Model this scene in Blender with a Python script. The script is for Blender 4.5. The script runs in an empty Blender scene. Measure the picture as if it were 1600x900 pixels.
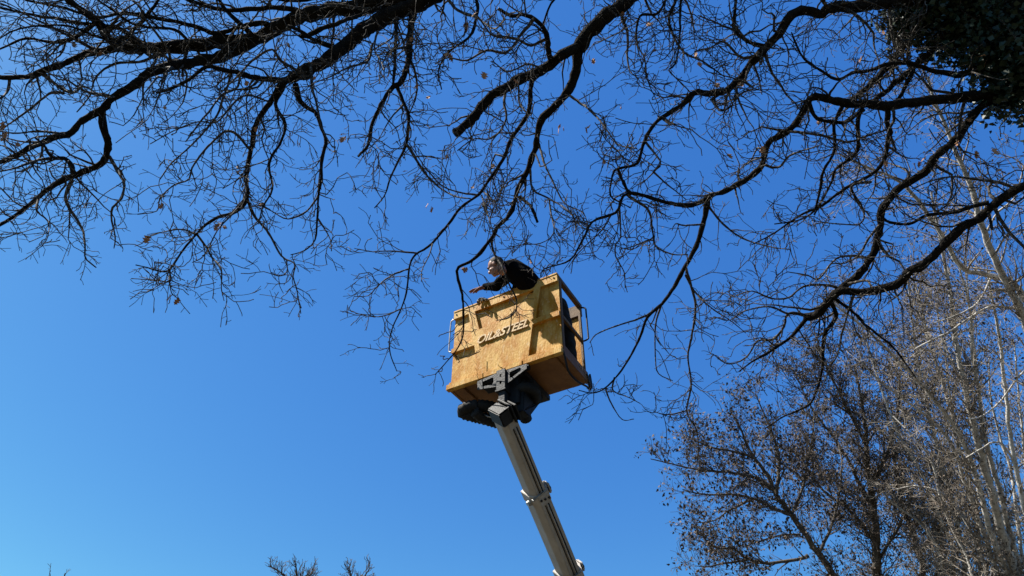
import bpy, bmesh, math, random
import numpy as np
from mathutils import Vector, Matrix
from mathutils.geometry import tessellate_polygon

random.seed(7); rng = np.random.default_rng(11)
S = bpy.context.scene; COL = S.collection
R = math.radians

# ------------------------------------------------------------------ camera
CAMH = 1.6; FPX = 1100.0; TH = R(42.2)
cam = bpy.data.cameras.new('camera'); co = bpy.data.objects.new('camera', cam); COL.objects.link(co)
cam.sensor_width = 36; cam.lens = 36 * FPX / 1600; cam.clip_end = 3000; cam.clip_start = .05
co.location = (0, 0, CAMH); co.rotation_euler = (R(90) + TH, 0, 0); S.camera = co
RT = np.array([1, 0, 0.]); FW = np.array([0, math.cos(TH), math.sin(TH)]); UP = np.array([0, -math.sin(TH), math.cos(TH)])
CAM = np.array([0, 0, CAMH])
def ray(x, y): return FW + RT * (x - 800) / FPX + UP * (450 - y) / FPX
def at_depth(x, y, d): return CAM + ray(x, y) * d
def at_height(x, y, h): r = ray(x, y); return CAM + r * (h / r[2])      # h above the camera

# ------------------------------------------------------------------ light
sunv = Vector((-.548, -.033, .84)).normalized()
sel = math.asin(sunv.z); saz = math.atan2(sunv.x, sunv.y)
w = bpy.data.worlds.new('World'); S.world = w; w.use_nodes = True
nt = w.node_tree; nt.nodes.clear()
sky = nt.nodes.new('ShaderNodeTexSky'); sky.sky_type = 'NISHITA'; sky.sun_disc = False
sky.sun_elevation = sel; sky.sun_rotation = saz; sky.air_density = 1.0; sky.dust_density = .4; sky.ozone_density = 2.5; sky.altitude = 200
hs = nt.nodes.new('ShaderNodeHueSaturation'); hs.inputs['Saturation'].default_value = 1.12; hs.inputs['Value'].default_value = 1.0
bg = nt.nodes.new('ShaderNodeBackground'); bg.inputs[1].default_value = .050
wo = nt.nodes.new('ShaderNodeOutputWorld')
nt.links.new(sky.outputs[0], hs.inputs['Color'])
sp_ = nt.nodes.new('ShaderNodeSeparateColor'); cb_ = nt.nodes.new('ShaderNodeCombineColor'); nt.links.new(hs.outputs[0], sp_.inputs[0])
for i_, (k_, e_, c_) in enumerate(((3.4, 2., .027), (2.7, 2., .132), (.80, 1., .355))):        # tone of a phone picture: the same curve over the whole sky
    a_ = None
    for op_, v_ in (('MULTIPLY', .12), ('POWER', e_), ('MULTIPLY', k_ / .12), ('ADD', c_ / .12), ('MINIMUM', (.42, .66, .92)[i_] / .12)):
        m_ = nt.nodes.new('ShaderNodeMath'); m_.operation = op_; m_.inputs[1].default_value = v_
        nt.links.new(sp_.outputs[i_] if a_ is None else a_.outputs[0], m_.inputs[0]); a_ = m_
    nt.links.new(a_.outputs[0], cb_.inputs[i_])
nt.links.new(cb_.outputs[0], bg.inputs[0]); nt.links.new(bg.outputs[0], wo.inputs[0])
sl = bpy.data.lights.new('sun', 'SUN'); sl.energy = 5.0; sl.angle = R(.5); sl.color = (1, .95, .86)
so = bpy.data.objects.new('sun', sl); COL.objects.link(so); so.rotation_euler = sunv.to_track_quat('Z', 'Y').to_euler(); so.location = (-20, 0, 30)
S.view_settings.view_transform = 'Standard'; S.view_settings.look = 'None'; S.view_settings.exposure = 1.27; S.view_settings.gamma = 1
S.view_settings.use_curve_mapping = False
S.cycles.max_bounces = 6; S.cycles.transparent_max_bounces = 4

# ------------------------------------------------------------------ materials
def mat(name, c1, c2=None, scale=8, rough=.7, bump=0, bscale=30, metal=0, stretch=(1, 1, 1), c3=None, p3=.7, detail=6, spec=.3, contrast=(.35, .65)):
    m = bpy.data.materials.new(name); m.use_nodes = True; t = m.node_tree; b = t.nodes['Principled BSDF']
    b.inputs['Roughness'].default_value = rough; b.inputs['Metallic'].default_value = metal; b.inputs['Specular IOR Level'].default_value = spec
    b.inputs['Base Color'].default_value = (*c1, 1)
    tc = t.nodes.new('ShaderNodeTexCoord'); mp = t.nodes.new('ShaderNodeMapping'); mp.inputs['Scale'].default_value = stretch
    t.links.new(tc.outputs['Object'], mp.inputs[0]); out = None
    if c2:
        n = t.nodes.new('ShaderNodeTexNoise'); n.inputs['Scale'].default_value = scale; n.inputs['Detail'].default_value = detail; n.inputs['Roughness'].default_value = .65
        t.links.new(mp.outputs[0], n.inputs['Vector'])
        r = t.nodes.new('ShaderNodeValToRGB'); r.color_ramp.elements[0].position = contrast[0]; r.color_ramp.elements[1].position = contrast[1]
        r.color_ramp.elements[0].color = (*c1, 1); r.color_ramp.elements[1].color = (*c2, 1)
        t.links.new(n.outputs[0], r.inputs[0]); out = r.outputs[0]
        if c3:
            n3 = t.nodes.new('ShaderNodeTexNoise'); n3.inputs['Scale'].default_value = scale * 4.3; n3.inputs['Detail'].default_value = 8; n3.inputs['Roughness'].default_value = .75
            t.links.new(mp.outputs[0], n3.inputs['Vector'])
            r3 = t.nodes.new('ShaderNodeValToRGB'); r3.color_ramp.elements[0].position = p3 - .08; r3.color_ramp.elements[1].position = p3 + .05
            r3.color_ramp.elements[0].color = (0, 0, 0, 1); r3.color_ramp.elements[1].color = (1, 1, 1, 1)
            t.links.new(n3.outputs[0], r3.inputs[0])
            mx = t.nodes.new('ShaderNodeMix'); mx.data_type = 'RGBA'; mx.inputs[7].default_value = (*c3, 1)
            t.links.new(r3.outputs[0], mx.inputs[0]); t.links.new(out, mx.inputs[6]); out = mx.outputs[2]
        t.links.new(out, b.inputs['Base Color'])
    if bump:
        nb = t.nodes.new('ShaderNodeTexNoise'); nb.inputs['Scale'].default_value = bscale; nb.inputs['Detail'].default_value = 8
        t.links.new(mp.outputs[0], nb.inputs['Vector'])
        bp = t.nodes.new('ShaderNodeBump'); bp.inputs['Strength'].default_value = bump; bp.inputs['Distance'].default_value = .02
        t.links.new(nb.outputs[0], bp.inputs['Height']); t.links.new(bp.outputs[0], b.inputs['Normal'])
    return m
M = {}
M['bark'] = mat('oak_bark', (.005, .004, .0035), (.017, .0145, .012), 14, .95, 1.0, 55, c3=(.10, .095, .082), p3=.66, spec=.05)  # the pale patches paint sunlit spots into the bark colour
M['twig'] = mat('oak_twig', (.010, .008, .0065), (.05, .043, .036), 9, .85, 0, spec=.1, c3=(.24, .215, .185), p3=.60)  # light flecks are sun highlights put into the twig colour
M['pale_bark'] = mat('pale_bark', (.27, .25, .225), (.56, .53, .48), 9, .85, .6, 40, c3=(.07, .06, .05), p3=.62, spec=.15)
M['pale_twig'] = mat('pale_twig', (.12, .10, .08), (.30, .265, .22), 5, .85, spec=.15)
M['grey_bark'] = mat('grey_bark', (.05, .042, .035), (.13, .115, .095), 7, .9, .8, 40, spec=.1)
M['grey_twig'] = mat('grey_twig', (.06, .05, .042), (.13, .11, .09), 5, .85, spec=.15)
M['dead_leaf'] = mat('dead_leaf', (.24, .10, .04), (.42, .22, .10), 10, .7, .4, 60)
M['seed'] = mat('dry_seed', (.020, .015, .011), (.13, .095, .07), 1.7, .8, contrast=(.4, .62))
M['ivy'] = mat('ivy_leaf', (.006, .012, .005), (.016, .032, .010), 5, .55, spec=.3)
M['fibre'] = mat('fibreglass', (.37, .155, .009), (.52, .31, .08), 5, .55, .25, 60, contrast=(.42, .58), stretch=(1, 1, .45), c3=(.56, .40, .20), p3=.63, spec=.08)
M['fibre_pale'] = mat('fibreglass_pale', (.40, .23, .07), (.52, .36, .16), 20, .6, .2, 60)  # paler tone than the panel so that the letters read
M['fibre_shaded'] = mat('fibreglass_shaded', (.13, .05, .009), (.20, .085, .02), 4, .6, .2, 50, c3=(.34, .22, .10), p3=.72)  # darker copy of the fibreglass: shade below the basket put into the colour
M['rail_grp'] = mat('shaded_rail', (.07, .04, .018), (.15, .085, .035), 9, .7, .2, 50)  # fibreglass posts and rails, their shade put into the dark brown
M['steel_black'] = mat('black_steel', (.006, .006, .007), (.014, .014, .016), 12, .55, .1, 60, c3=(.06, .055, .05), p3=.70, spec=.2)
M['steel_grey'] = mat('grey_steel', (.013, .014, .016), (.026, .027, .030), 14, .5, .15, 60, c3=(.09, .09, .09), p3=.68, spec=.2)
M['zinc'] = mat('zinc_tube', (.20, .20, .20), (.30, .30, .29), 20, .35, metal=.7, spec=.5)
M['boom'] = mat('boom_paint', (.255, .222, .190), (.34, .305, .27), 3, .5, .15, 40, stretch=(1, 1, 1), c3=(.22, .17, .12), p3=.68, spec=.4)
M['rubber'] = mat('rubber', (.004, .004, .005), (.012, .012, .012), 20, .75, .2, 60)
M['jacket'] = mat('jacket', (.0025, .0025, .003), (.005, .005, .006), 9, .95, .5, 25, spec=.05)
M['trousers'] = mat('trousers', (.008, .008, .009), (.015, .015, .017), 9, .9, .4, 25)
M['skin'] = mat('skin', (.25, .12, .08), (.31, .165, .115), 25, .5, .05, 90)
M['hair'] = mat('hair', (.02, .016, .013), (.09, .075, .06), 40, .8, .5, 120)
M['glove'] = mat('glove', (.02, .02, .02), (.5, .5, .48), 26, .8, contrast=(.48, .52))
M['glove_r'] = mat('work_glove', (.10, .035, .02), (.20, .08, .05), 18, .8, .3, 60)
M['ground'] = mat('grass_ground', (.030, .030, .018), (.060, .048, .034), .8, .95, .6, 6, c3=(.13, .11, .06), p3=.6)
M['truck'] = mat('truck_paint', (.6, .6, .58), (.68, .68, .66), 4, .4)

# ------------------------------------------------------------------ helpers
def link(o, parent=None):
    COL.objects.link(o)
    if parent: o.parent = parent
    return o
def tag(o, label=None, cat=None, group=None, kind=None):
    if label: o['label'] = label
    if cat: o['category'] = cat
    if group: o['group'] = group
    if kind: o['kind'] = kind
    return o
def empty(name, loc, label, cat, group=None):
    o = bpy.data.objects.new(name, None); o.location = loc; o.empty_display_size = .2
    return tag(link(o), label, cat, group)
def origin_of(p):
    v = Vector((0, 0, 0))
    while p: v += p.location; p = p.parent
    return v
def obj_bm(name, bm, m, parent=None, smooth=False, bevel=0):
    if bevel: bmesh.ops.bevel(bm, geom=list(bm.edges), offset=bevel, segments=2, affect='EDGES', clamp_overlap=True)
    bmesh.ops.recalc_face_normals(bm, faces=list(bm.faces))
    off = origin_of(parent)
    for v in bm.verts: v.co -= off
    me = bpy.data.meshes.new(name); bm.to_mesh(me); bm.free()
    if m: me.materials.append(M[m])
    if smooth: me.shade_smooth()
    return link(bpy.data.objects.new(name, me), parent)
def obj_np(name, V, F, m, parent=None, smooth=True, mats=None):
    """V (n,3); F (k,c) with c = 3 or 4"""
    off = np.array(origin_of(parent)); V = (np.asarray(V) - off).astype(np.float32); F = np.asarray(F, dtype=np.int32)
    me = bpy.data.meshes.new(name); me.vertices.add(len(V)); me.vertices.foreach_set('co', V.ravel())
    k, c = F.shape; me.loops.add(k * c); me.loops.foreach_set('vertex_index', F.ravel())
    me.polygons.add(k); me.polygons.foreach_set('loop_start', np.arange(0, k * c, c, dtype=np.int32))
    me.update(calc_edges=True)
    if smooth: me.polygons.foreach_set('use_smooth', np.ones(k, dtype=bool))
    me.materials.append(M[m]); return link(bpy.data.objects.new(name, me), parent)
def norm(v): return v / np.maximum(np.linalg.norm(v, axis=-1, keepdims=True), 1e-9)
def tubes(P, Rr, sides, lump=0, cap=False):
    """P (N,K,3), Rr (N,K) -> V, F quads (closed rings)"""
    N, K, _ = P.shape
    T = np.empty_like(P); T[:, 1:-1] = P[:, 2:] - P[:, :-2]; T[:, 0] = P[:, 1] - P[:, 0]; T[:, -1] = P[:, -1] - P[:, -2]
    T = norm(T); mean = norm(P[:, -1] - P[:, 0])
    ref = np.zeros((N, 3)); ref[np.arange(N), np.argmin(np.abs(mean), axis=1)] = 1
    A = norm(np.cross(T, ref[:, None, :])); B = np.cross(T, A)
    ang = np.arange(sides) * 2 * np.pi / sides
    rr = Rr[:, :, None] * np.ones(sides)
    if lump: rr = rr * (1 + lump * rng.standard_normal(rr.shape))
    V = P[:, :, None, :] + rr[..., None] * (A[:, :, None, :] * np.cos(ang)[None, None, :, None] + B[:, :, None, :] * np.sin(ang)[None, None, :, None])
    i = np.arange(N)[:, None, None] * K * sides; k = np.arange(K - 1)[None, :, None] * sides; s = np.arange(sides)[None, None, :]
    s2 = (s + 1) % sides
    F = np.stack([i + k + s, i + k + s2, i + k + sides + s2, i + k + sides + s], -1).reshape(-1, 4)
    V = V.reshape(-1, 3)
    if cap:
        base = len(V); ends = P[:, -1] + T[:, -1] * Rr[:, -1:] * .15; V = np.vstack([V, ends])
        e = (np.arange(N) * K * sides + (K - 1) * sides)[:, None]; s1 = np.arange(sides)[None]
        c = (base + np.arange(N))[:, None] * np.ones((1, sides), dtype=int)
        F = np.vstack([F, np.stack([e + s1, e + (s1 + 1) % sides, c, c], -1).reshape(-1, 4)]) if False else F
        tri = np.stack([e + s1, e + (s1 + 1) % sides, c], -1).reshape(-1, 3)
        return V, F, tri
    return V, F
def smooth_path(pts, step=.07, radii=None):
    """Catmull-Rom through pts, resampled"""
    P = np.asarray(pts, float); n = len(P)
    E = np.vstack([2 * P[0] - P[1], P, 2 * P[-1] - P[-2]])
    r = np.asarray(radii if radii is not None else np.ones(n), float); Er = np.concatenate([[r[0]], r, [r[-1]]])
    out = []; ro = []
    for i in range(n - 1):
        p0, p1, p2, p3 = E[i:i + 4]; L = np.linalg.norm(p2 - p1); m = max(1, int(math.ceil(L / step)))
        for j in range(m):
            t = j / m
            out.append(.5 * ((2 * p1) + (-p0 + p2) * t + (2 * p0 - 5 * p1 + 4 * p2 - p3) * t * t + (-p0 + 3 * p1 - 3 * p2 + p3) * t ** 3))
            ro.append(Er[i + 1] * (1 - t) + Er[i + 2] * t)
    out.append(P[-1]); ro.append(r[-1])
    return np.array(out), np.array(ro)
def grow(P, Rr, spacing, lmin, lmax, K, ang=(35, 75), wig=.22, bias=(0, 0, 0), rk=.55, rmax=.012, rtip=.0012, tmin=.05, taper=.5, rref=None):
    """spawn children along polylines P (N,K0,3)/(list of arrays). returns P (M,K,3), R (M,K)"""
    pos = []; tan = []; rad = []; frac = []
    for p, r in zip(P, Rr):
        d = np.diff(p, axis=0); l = np.linalg.norm(d, axis=1); c = np.concatenate([[0], np.cumsum(l)]); L = c[-1]
        n = rng.poisson(L * (1 - tmin) / spacing)
        if n == 0: continue
        s = np.sort(rng.uniform(tmin, 1, n)) * L
        i = np.clip(np.searchsorted(c, s) - 1, 0, len(l) - 1); f = ((s - c[i]) / np.maximum(l[i], 1e-6))[:, None]
        pos.append(p[i] * (1 - f) + p[i + 1] * f); tan.append(d[i] / np.maximum(l[i], 1e-6)[:, None]); rad.append(r[i]); frac.append(s / L)
    if not pos: return np.zeros((0, K, 3)), np.zeros((0, K))
    pos = np.vstack(pos); tan = np.vstack(tan); rad = np.concatenate(rad); frac = np.concatenate(frac); n = len(pos)
    q = rng.standard_normal((n, 3)); q = norm(q - (q * tan).sum(1, keepdims=True) * tan)
    a = np.radians(rng.uniform(*ang, n))[:, None]
    d = tan * np.cos(a) + q * np.sin(a)
    L = rng.uniform(lmin, lmax, n) ** 1 * (1 - taper * frac)
    if rref: L = L * np.clip(rad / rref, .35, 1)
    r0 = np.minimum(rad * rk, rmax) * rng.uniform(.7, 1, n)
    out = np.empty((n, K, 3)); out[:, 0] = pos; cur = pos.copy(); bias = np.array(bias)
    for k in range(1, K):
        d = norm(d + rng.standard_normal((n, 3)) * wig + bias); cur = cur + d * (L / (K - 1))[:, None]; out[:, k] = cur
    t = np.linspace(0, 1, K)[None]
    return out, np.maximum(r0[:, None] * (1 - t) ** .8, rtip) + 0 * t

# ------------------------------------------------------------------ ground
bm = bmesh.new(); bmesh.ops.create_grid(bm, x_segments=120, y_segments=120, size=300)
for v in bm.verts: v.co.z = .15 * math.sin(v.co.x * .11) * math.cos(v.co.y * .13) + random.uniform(-.03, .03) - .16
tag(obj_bm('ground', bm, 'ground', smooth=True), kind='structure')

# ------------------------------------------------------------------ aerial lift
YAW = R(-29.7); C0 = np.array([.066, 6.49, 4.43 + CAMH])
WX = np.array([math.cos(YAW), math.sin(YAW), 0]); NY = np.array([-math.sin(YAW), math.cos(YAW), 0]); ZZ = np.array([0, 0, 1.])
def B(u, d, v): return Vector(C0 + WX * u + NY * d + ZZ * v)
HU, HD, HV = .70, .328, 1.11
FRONT = -HD
BP0 = np.array(B(.0, -.30, -.52)); BP1 = at_depth(893, 900, 8.15)
bdir = norm(BP1 - BP0)
tbase = (BP0[2] - 1.25) / -bdir[2]; BASE = BP0 + bdir * tbase
lift = empty('aerial_work_platform', (BASE[0], BASE[1], 0), 'ochre fibreglass lift basket raised on a grey telescopic boom below bare branches', 'lift')

def bbox(bm, u, d, v):
    vs = [bm.verts.new(B(a, b, c)) for a in u for b in d for c in v]
    for f in ((0, 1, 3, 2), (4, 6, 7, 5), (0, 4, 5, 1), (2, 3, 7, 6), (0, 2, 6, 4), (1, 5, 7, 3)): bm.faces.new([vs[i] for i in f])
def part_boxes(name, boxes, m, bevel=.006):
    bm = bmesh.new()
    for b in boxes: bbox(bm, *b)
    return obj_bm(name, bm, m, lift, bevel=bevel)
def plate(bm, loops, d0, d1, conv):
    """polygon with holes in the (u,v) plane extruded from d0 to d1; conv(u,v,d)->point"""
    tri = tessellate_polygon([[Vector((a, b, 0)) for a, b in l] for l in loops])
    flat = [p for l in loops for p in l]
    A = [bm.verts.new(conv(a, b, d0)) for a, b in flat]; Bq = [bm.verts.new(conv(a, b, d1)) for a, b in flat]
    for t in tri:
        if len(set(t)) < 3: continue
        bm.faces.new([A[i] for i in t]); bm.faces.new([Bq[i] for i in reversed(t)])
    k = 0
    for l in loops:
        n = len(l)
        for i in range(n):
            j = (i + 1) % n; bm.faces.new([A[k + i], A[k + j], Bq[k + j], Bq[k + i]])
        k += n
def tube_obj(name, pts, r, m, parent, sides=10, step=.03, rib=0):
    P, _ = smooth_path([np.array(p) for p in pts], step)
    Rr = np.full(len(P), r)
    if rib: Rr = r * (1 + rib * np.where(np.arange(len(P)) % 2 == 0, 1, -1))
    V, F, T = tubes(P[None], Rr[None], sides, cap=True)
    bm = bmesh.new(); vs = [bm.verts.new(v) for v in V]
    for f in F: bm.faces.new([vs[i] for i in f])
    for f in T: bm.faces.new([vs[i] for i in f])
    try: bm.faces.new([vs[i] for i in range(sides)][::-1])
    except Exception: pass
    return obj_bm(name, bm, m, parent, smooth=True)

# front panel: a recessed skin with a proud pressed pattern on it
REC = .038
bm = bmesh.new()
outer = [(-.70, 1.11), (.70, 1.11), (.70, 1.0), (.485, 1.0), (.415, .56), (.70, .56), (.70, .49), (.37, .49), (.31, .075), (.70, .075), (.70, .0),
         (-.70, .0), (-.70, .075), (-.325, .075), (-.385, .49), (-.70, .49), (-.70, .55), (-.41, .55), (-.485, 1.0), (-.70, 1.0)]
hole = [(-.40, 1.0), (-.33, .70), (.33, .70), (.40, 1.0)]
plate(bm, [outer, hole], FRONT, FRONT + REC, lambda a, b, d: B(a, d, b))
bbox(bm, (-.698, .698), (FRONT + REC - .001, FRONT + REC + .016), (.002, 1.108))
front = obj_bm('front_panel', bm, 'fibre', lift)
part_boxes('top_rim', [((-.705, .705), (FRONT - .006, FRONT + .05), (1.095, 1.125))], 'fibre')
bm = bmesh.new(); bbox(bm, (-.725, .25), (FRONT - .022, FRONT + .04), (-.03, .045)); bbox(bm, (.2502, .715), (FRONT - .018, FRONT + .04), (-.028, .04))
obj_bm('bottom_rim', bm, 'fibre', lift, bevel=.008)
# lettering, pressed into the panel
fc = bpy.data.curves.new('lettering', 'FONT'); fc.body = "OIL&STEEL"; fc.size = .155; fc.shear = .42; fc.extrude = .0095; fc.offset = .003; fc.space_character = .97
fo = bpy.data.objects.new('lettering_curve', fc); COL.objects.link(fo); dg = bpy.context.evaluated_depsgraph_get(); dg.update()
me = bpy.data.meshes.new_from_object(fo.evaluated_get(dg)); bpy.data.objects.remove(fo)
xs = [v.co.x for v in me.vertices]; x0, x1 = min(xs), max(xs)
fb = bmesh.new(); fb.from_mesh(me)
for v in fb.verts:
    u = -.335 + (v.co.x - x0) / (x1 - x0) * .66; v.co = B(u, FRONT - .0085 - v.co.z, .475 + v.co.y * .98)
obj_bm('lettering', fb, 'fibre_pale', front)
for k_ in (0, 4, 8):
    for vv in (1.055,):
        bm = bmesh.new(); bmesh.ops.create_uvsphere(bm, u_segments=10, v_segments=6, radius=.011)
        cc = B(-.66 + k_ * .165, FRONT - (.0 if vv > .5 else .02), vv if vv > .5 else .012)
        for v in bm.verts: v.co += cc
        obj_bm('bolt', bm, 'steel_black', front, smooth=True)
# skins of the other sides
part_boxes('back_panel', [((-.69, .69), (HD - .016, HD), (.03, .93)), ((-.70, .70), (HD - .03, HD + .004), (.0, .1))], 'fibre')
part_boxes('back_rim', [((-.70, .70), (HD - .04, HD + .004), (.935, 1.11))], 'rail_grp')
part_boxes('floor', [((-.70, .70), (-HD + .002, HD), (-.012, .03))], 'fibre_shaded')
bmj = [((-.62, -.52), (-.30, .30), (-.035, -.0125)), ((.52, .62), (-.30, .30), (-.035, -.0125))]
part_boxes('floor_beam', [bmj[0]], 'fibre_shaded'); part_boxes('floor_beam', [bmj[1]], 'fibre_shaded')
for sx in (-1, 1):
    x = sx * .70
    uu = lambda a, b: tuple(sorted((x - sx * a, x - sx * b)))
    part_boxes('corner_post', [(uu(-.004, .05), (-HD + .045, -HD + .105), (.03, 1.10))], 'rail_grp')
    part_boxes('corner_post', [(uu(-.004, .03), (HD - .06, HD - .035), (.03, 1.10))], 'rail_grp')
    part_boxes('side_rail', [(uu(-.006, .045), (-HD + .04, HD + .003), (1.055, 1.118))], 'rail_grp')
    part_boxes('side_rail', [(uu(-.002, .03), (-HD + .105, HD - .06), (.52, .57))], 'rail_grp')
    part_boxes('side_board', [(uu(-.008, .03), (-HD + .04, HD + .002), (-.02, .13))], 'fibre_shaded')
    tube_obj('handrail', [B(x + sx * .0, HD - .03, 1.06), B(x + sx * .055, HD - .02, 1.03), B(x + sx * .06, HD - .02, .95), B(x + sx * .06, HD - .02, .65), B(x + sx * .055, HD - .02, .57), B(x, HD - .03, .55)], .010, 'steel_black' if sx > 0 else 'zinc', lift)
    tube_obj('grab_tube', [B(x - sx * .09, -HD + .12, 1.06), B(x - sx * .09, -HD + .12, .56)], .012, 'zinc', lift)
tube_obj('handrail', [B(-.70, -HD + .02, 1.02), B(-.745, -HD + .02, 1.0), B(-.752, -HD + .02, .95), B(-.752, -HD + .02, .60), B(-.745, -HD + .02, .54), B(-.70, -HD + .02, .52)], .008, 'zinc', lift)
# control cable looped under the right end
tube_obj('cable', [B(.70, -.30, .05), B(.72, -.29, -.06), B(.72, -.22, -.20), B(.72, -.02, -.20), B(.73, .2, -.14), B(.72, .33, -.10), B(.72, .37, .0), B(.715, .36, .12)], .011, 'rubber', lift)
bm = bmesh.new(); plate(bm, [[(.26, .10), (.36, .08), (.35, -.10), (.31, -.13)]], 0, 0, lambda a, b, d: B(.715, a, b)) if False else plate(bm, [[(.27, .07), (.37, .07), (.37, -.05), (.345, -.10)]], .70, .724, lambda a, b, d: B(d, a, b))
obj_bm('corner_bracket', bm, 'steel_black', lift)
# mounting bracket below the front edge
def slotplate(us):
    bm = bmesh.new(); plate(bm, us, FRONT - .03, FRONT - .018, lambda a, b, d: B(a, d, b)); return obj_bm('bracket_plate', bm, 'steel_grey', lift)
slotplate([[(-.30, -.055), (-.06, -.035), (-.06, -.205), (-.30, -.165)], [(-.24, -.085), (-.24, -.145), (-.115, -.16), (-.10, -.14), (-.10, -.085), (-.115, -.07)]])
slotplate([[(.065, -.035), (.305, -.04), (.305, -.10), (.08, -.205), (.065, -.2)], [(.10, -.075), (.10, -.145), (.125, -.155), (.235, -.10), (.235, -.07), (.22, -.06)]])
bm = bmesh.new()
plate(bm, [[(-.048, -.02), (.048, -.02), (.048, -.265), (-.048, -.265)], [(-.012, -.075), (-.012, -.115), (.012, -.115), (.012, -.075)], [(-.012, -.165), (-.012, -.205), (.012, -.205), (.012, -.165)]], FRONT - .05, FRONT - .035, lambda a, b, d: B(a, d, b))
bbox(bm, (-.052, -.044), (FRONT - .05, FRONT + .12), (-.28, -.02)); bbox(bm, (.044, .052), (FRONT - .05, FRONT + .12), (-.28, -.02)); bbox(bm, (-.06, .06), (FRONT - .055, FRONT + .1), (-.285, -.268))
obj_bm('bracket_hub', bm, 'steel_grey', lift)
part_boxes('bracket_stem', [((-.034, .045), (FRONT - .035, FRONT + .05), (-.44, -.286))], 'steel_grey')
part_boxes('cross_beam', [((-.32, .32), (FRONT - .012, FRONT + .03), (-.09, -.036))], 'steel_black', .004)
part_boxes('support_frame', [((-.05, .24), (FRONT + .05, HD - .02), (-.10, -.036)), ((-.30, -.05), (FRONT + .05, FRONT + .2), (-.09, -.037)), ((.1, .28), (FRONT + .16, FRONT + .30), (-.26, -.10)), ((-.09, .16), (FRONT + .06, FRONT + .30), (-.42, -.10))], 'steel_black')
bm = bmesh.new(); plate(bm, [[(FRONT + .12, -.10), (HD - .1, -.10), (HD - .18, -.2), (FRONT + .22, -.52), (FRONT + .08, -.52)]], .03, .20, lambda a, b, d: B(d, a, b))
obj_bm('tilt_gusset', bm, 'steel_black', lift, bevel=.008)
# ribbed hose loops
zr = C0[2] - CAMH - .27
def hp(x, y, dz=0): return at_height(x, y, zr + dz)
tube_obj('ribbed_hose', [hp(800, 648), hp(770, 637, .03), hp(745, 634, .04), hp(727, 638, .02), hp(724, 645, 0), hp(740, 650, -.03), hp(770, 657, -.05), hp(798, 662, -.06)], .068, 'rubber', lift, 12, .022, .09)
tube_obj('ribbed_hose', [hp(742, 644, -.07), hp(755, 654, -.09), hp(775, 661, -.10), hp(795, 664, -.1)], .055, 'rubber', lift, 12, .022, .09)
tube_obj('ribbed_hose', [hp(822, 655, -.05), hp(815, 632, 0), hp(806, 617, .03), hp(812, 608, .05), hp(824, 606, .06), hp(835, 612, .05), hp(836, 626, .03)], .062, 'rubber', lift, 12, .022, .09)
tube_obj('cable', [hp(745, 640, .1), hp(760, 650, -.1), hp(780, 652, -.12), hp(800, 640, -.05)], .008, 'zinc', lift)
# telescopic boom: profile frame
view = norm(CAM - BP0); sideB = norm(np.cross(bdir, view)); nrm = norm(np.cross(sideB, bdir))   # nrm faces the viewer
if sideB[0] < 0: sideB = -sideB
q = R(24); s1 = sideB * math.cos(q) + nrm * -math.sin(q); n1 = nrm * math.cos(q) + sideB * math.sin(q)
def boomp(t, a, b): return Vector(BP0 + bdir * t + s1 * a + n1 * b)
def prof(wd, hh): return [(-wd, hh * .3), (-wd * .62, hh), (wd * .62, hh), (wd, hh * .3), (wd, -hh), (-wd, -hh)]
def loft(bm, t0, t1, wd, hh):
    for_ = [[bm.verts.new(boomp(t, a, b)) for a, b in prof(wd, hh)] for t in (t0, t1)]
    n = 6
    for i in range(n): bm.faces.new([for_[0][i], for_[0][(i + 1) % n], for_[1][(i + 1) % n], for_[1][i]])
    bm.faces.new(for_[0][::-1]); bm.faces.new(for_[1])
def tb(y):   # boom parameter whose projection has picture height y
    lo, hi = 0, 12
    for _ in range(50):
        mid = (lo + hi) / 2; p = BP0 + bdir * mid - CAM; yy = 450 - FPX * (p @ UP) / (p @ FW)
        if yy < y: lo = mid
        else: hi = mid
    return lo
t_a = tb(768); t_b = tb(893)
def section(t0, t1, wd, hh, name='boom_section'):
    bm = bmesh.new(); loft(bm, t0, t1, wd, hh); return obj_bm(name, bm, 'boom', lift, bevel=.006)
s1o = section(.06, t_a + .02, .095, .110); s2o = section(t_a - .0, t_b + .02, .110, .125); s3o = section(t_b, tbase + .3, .128, .143)
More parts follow.
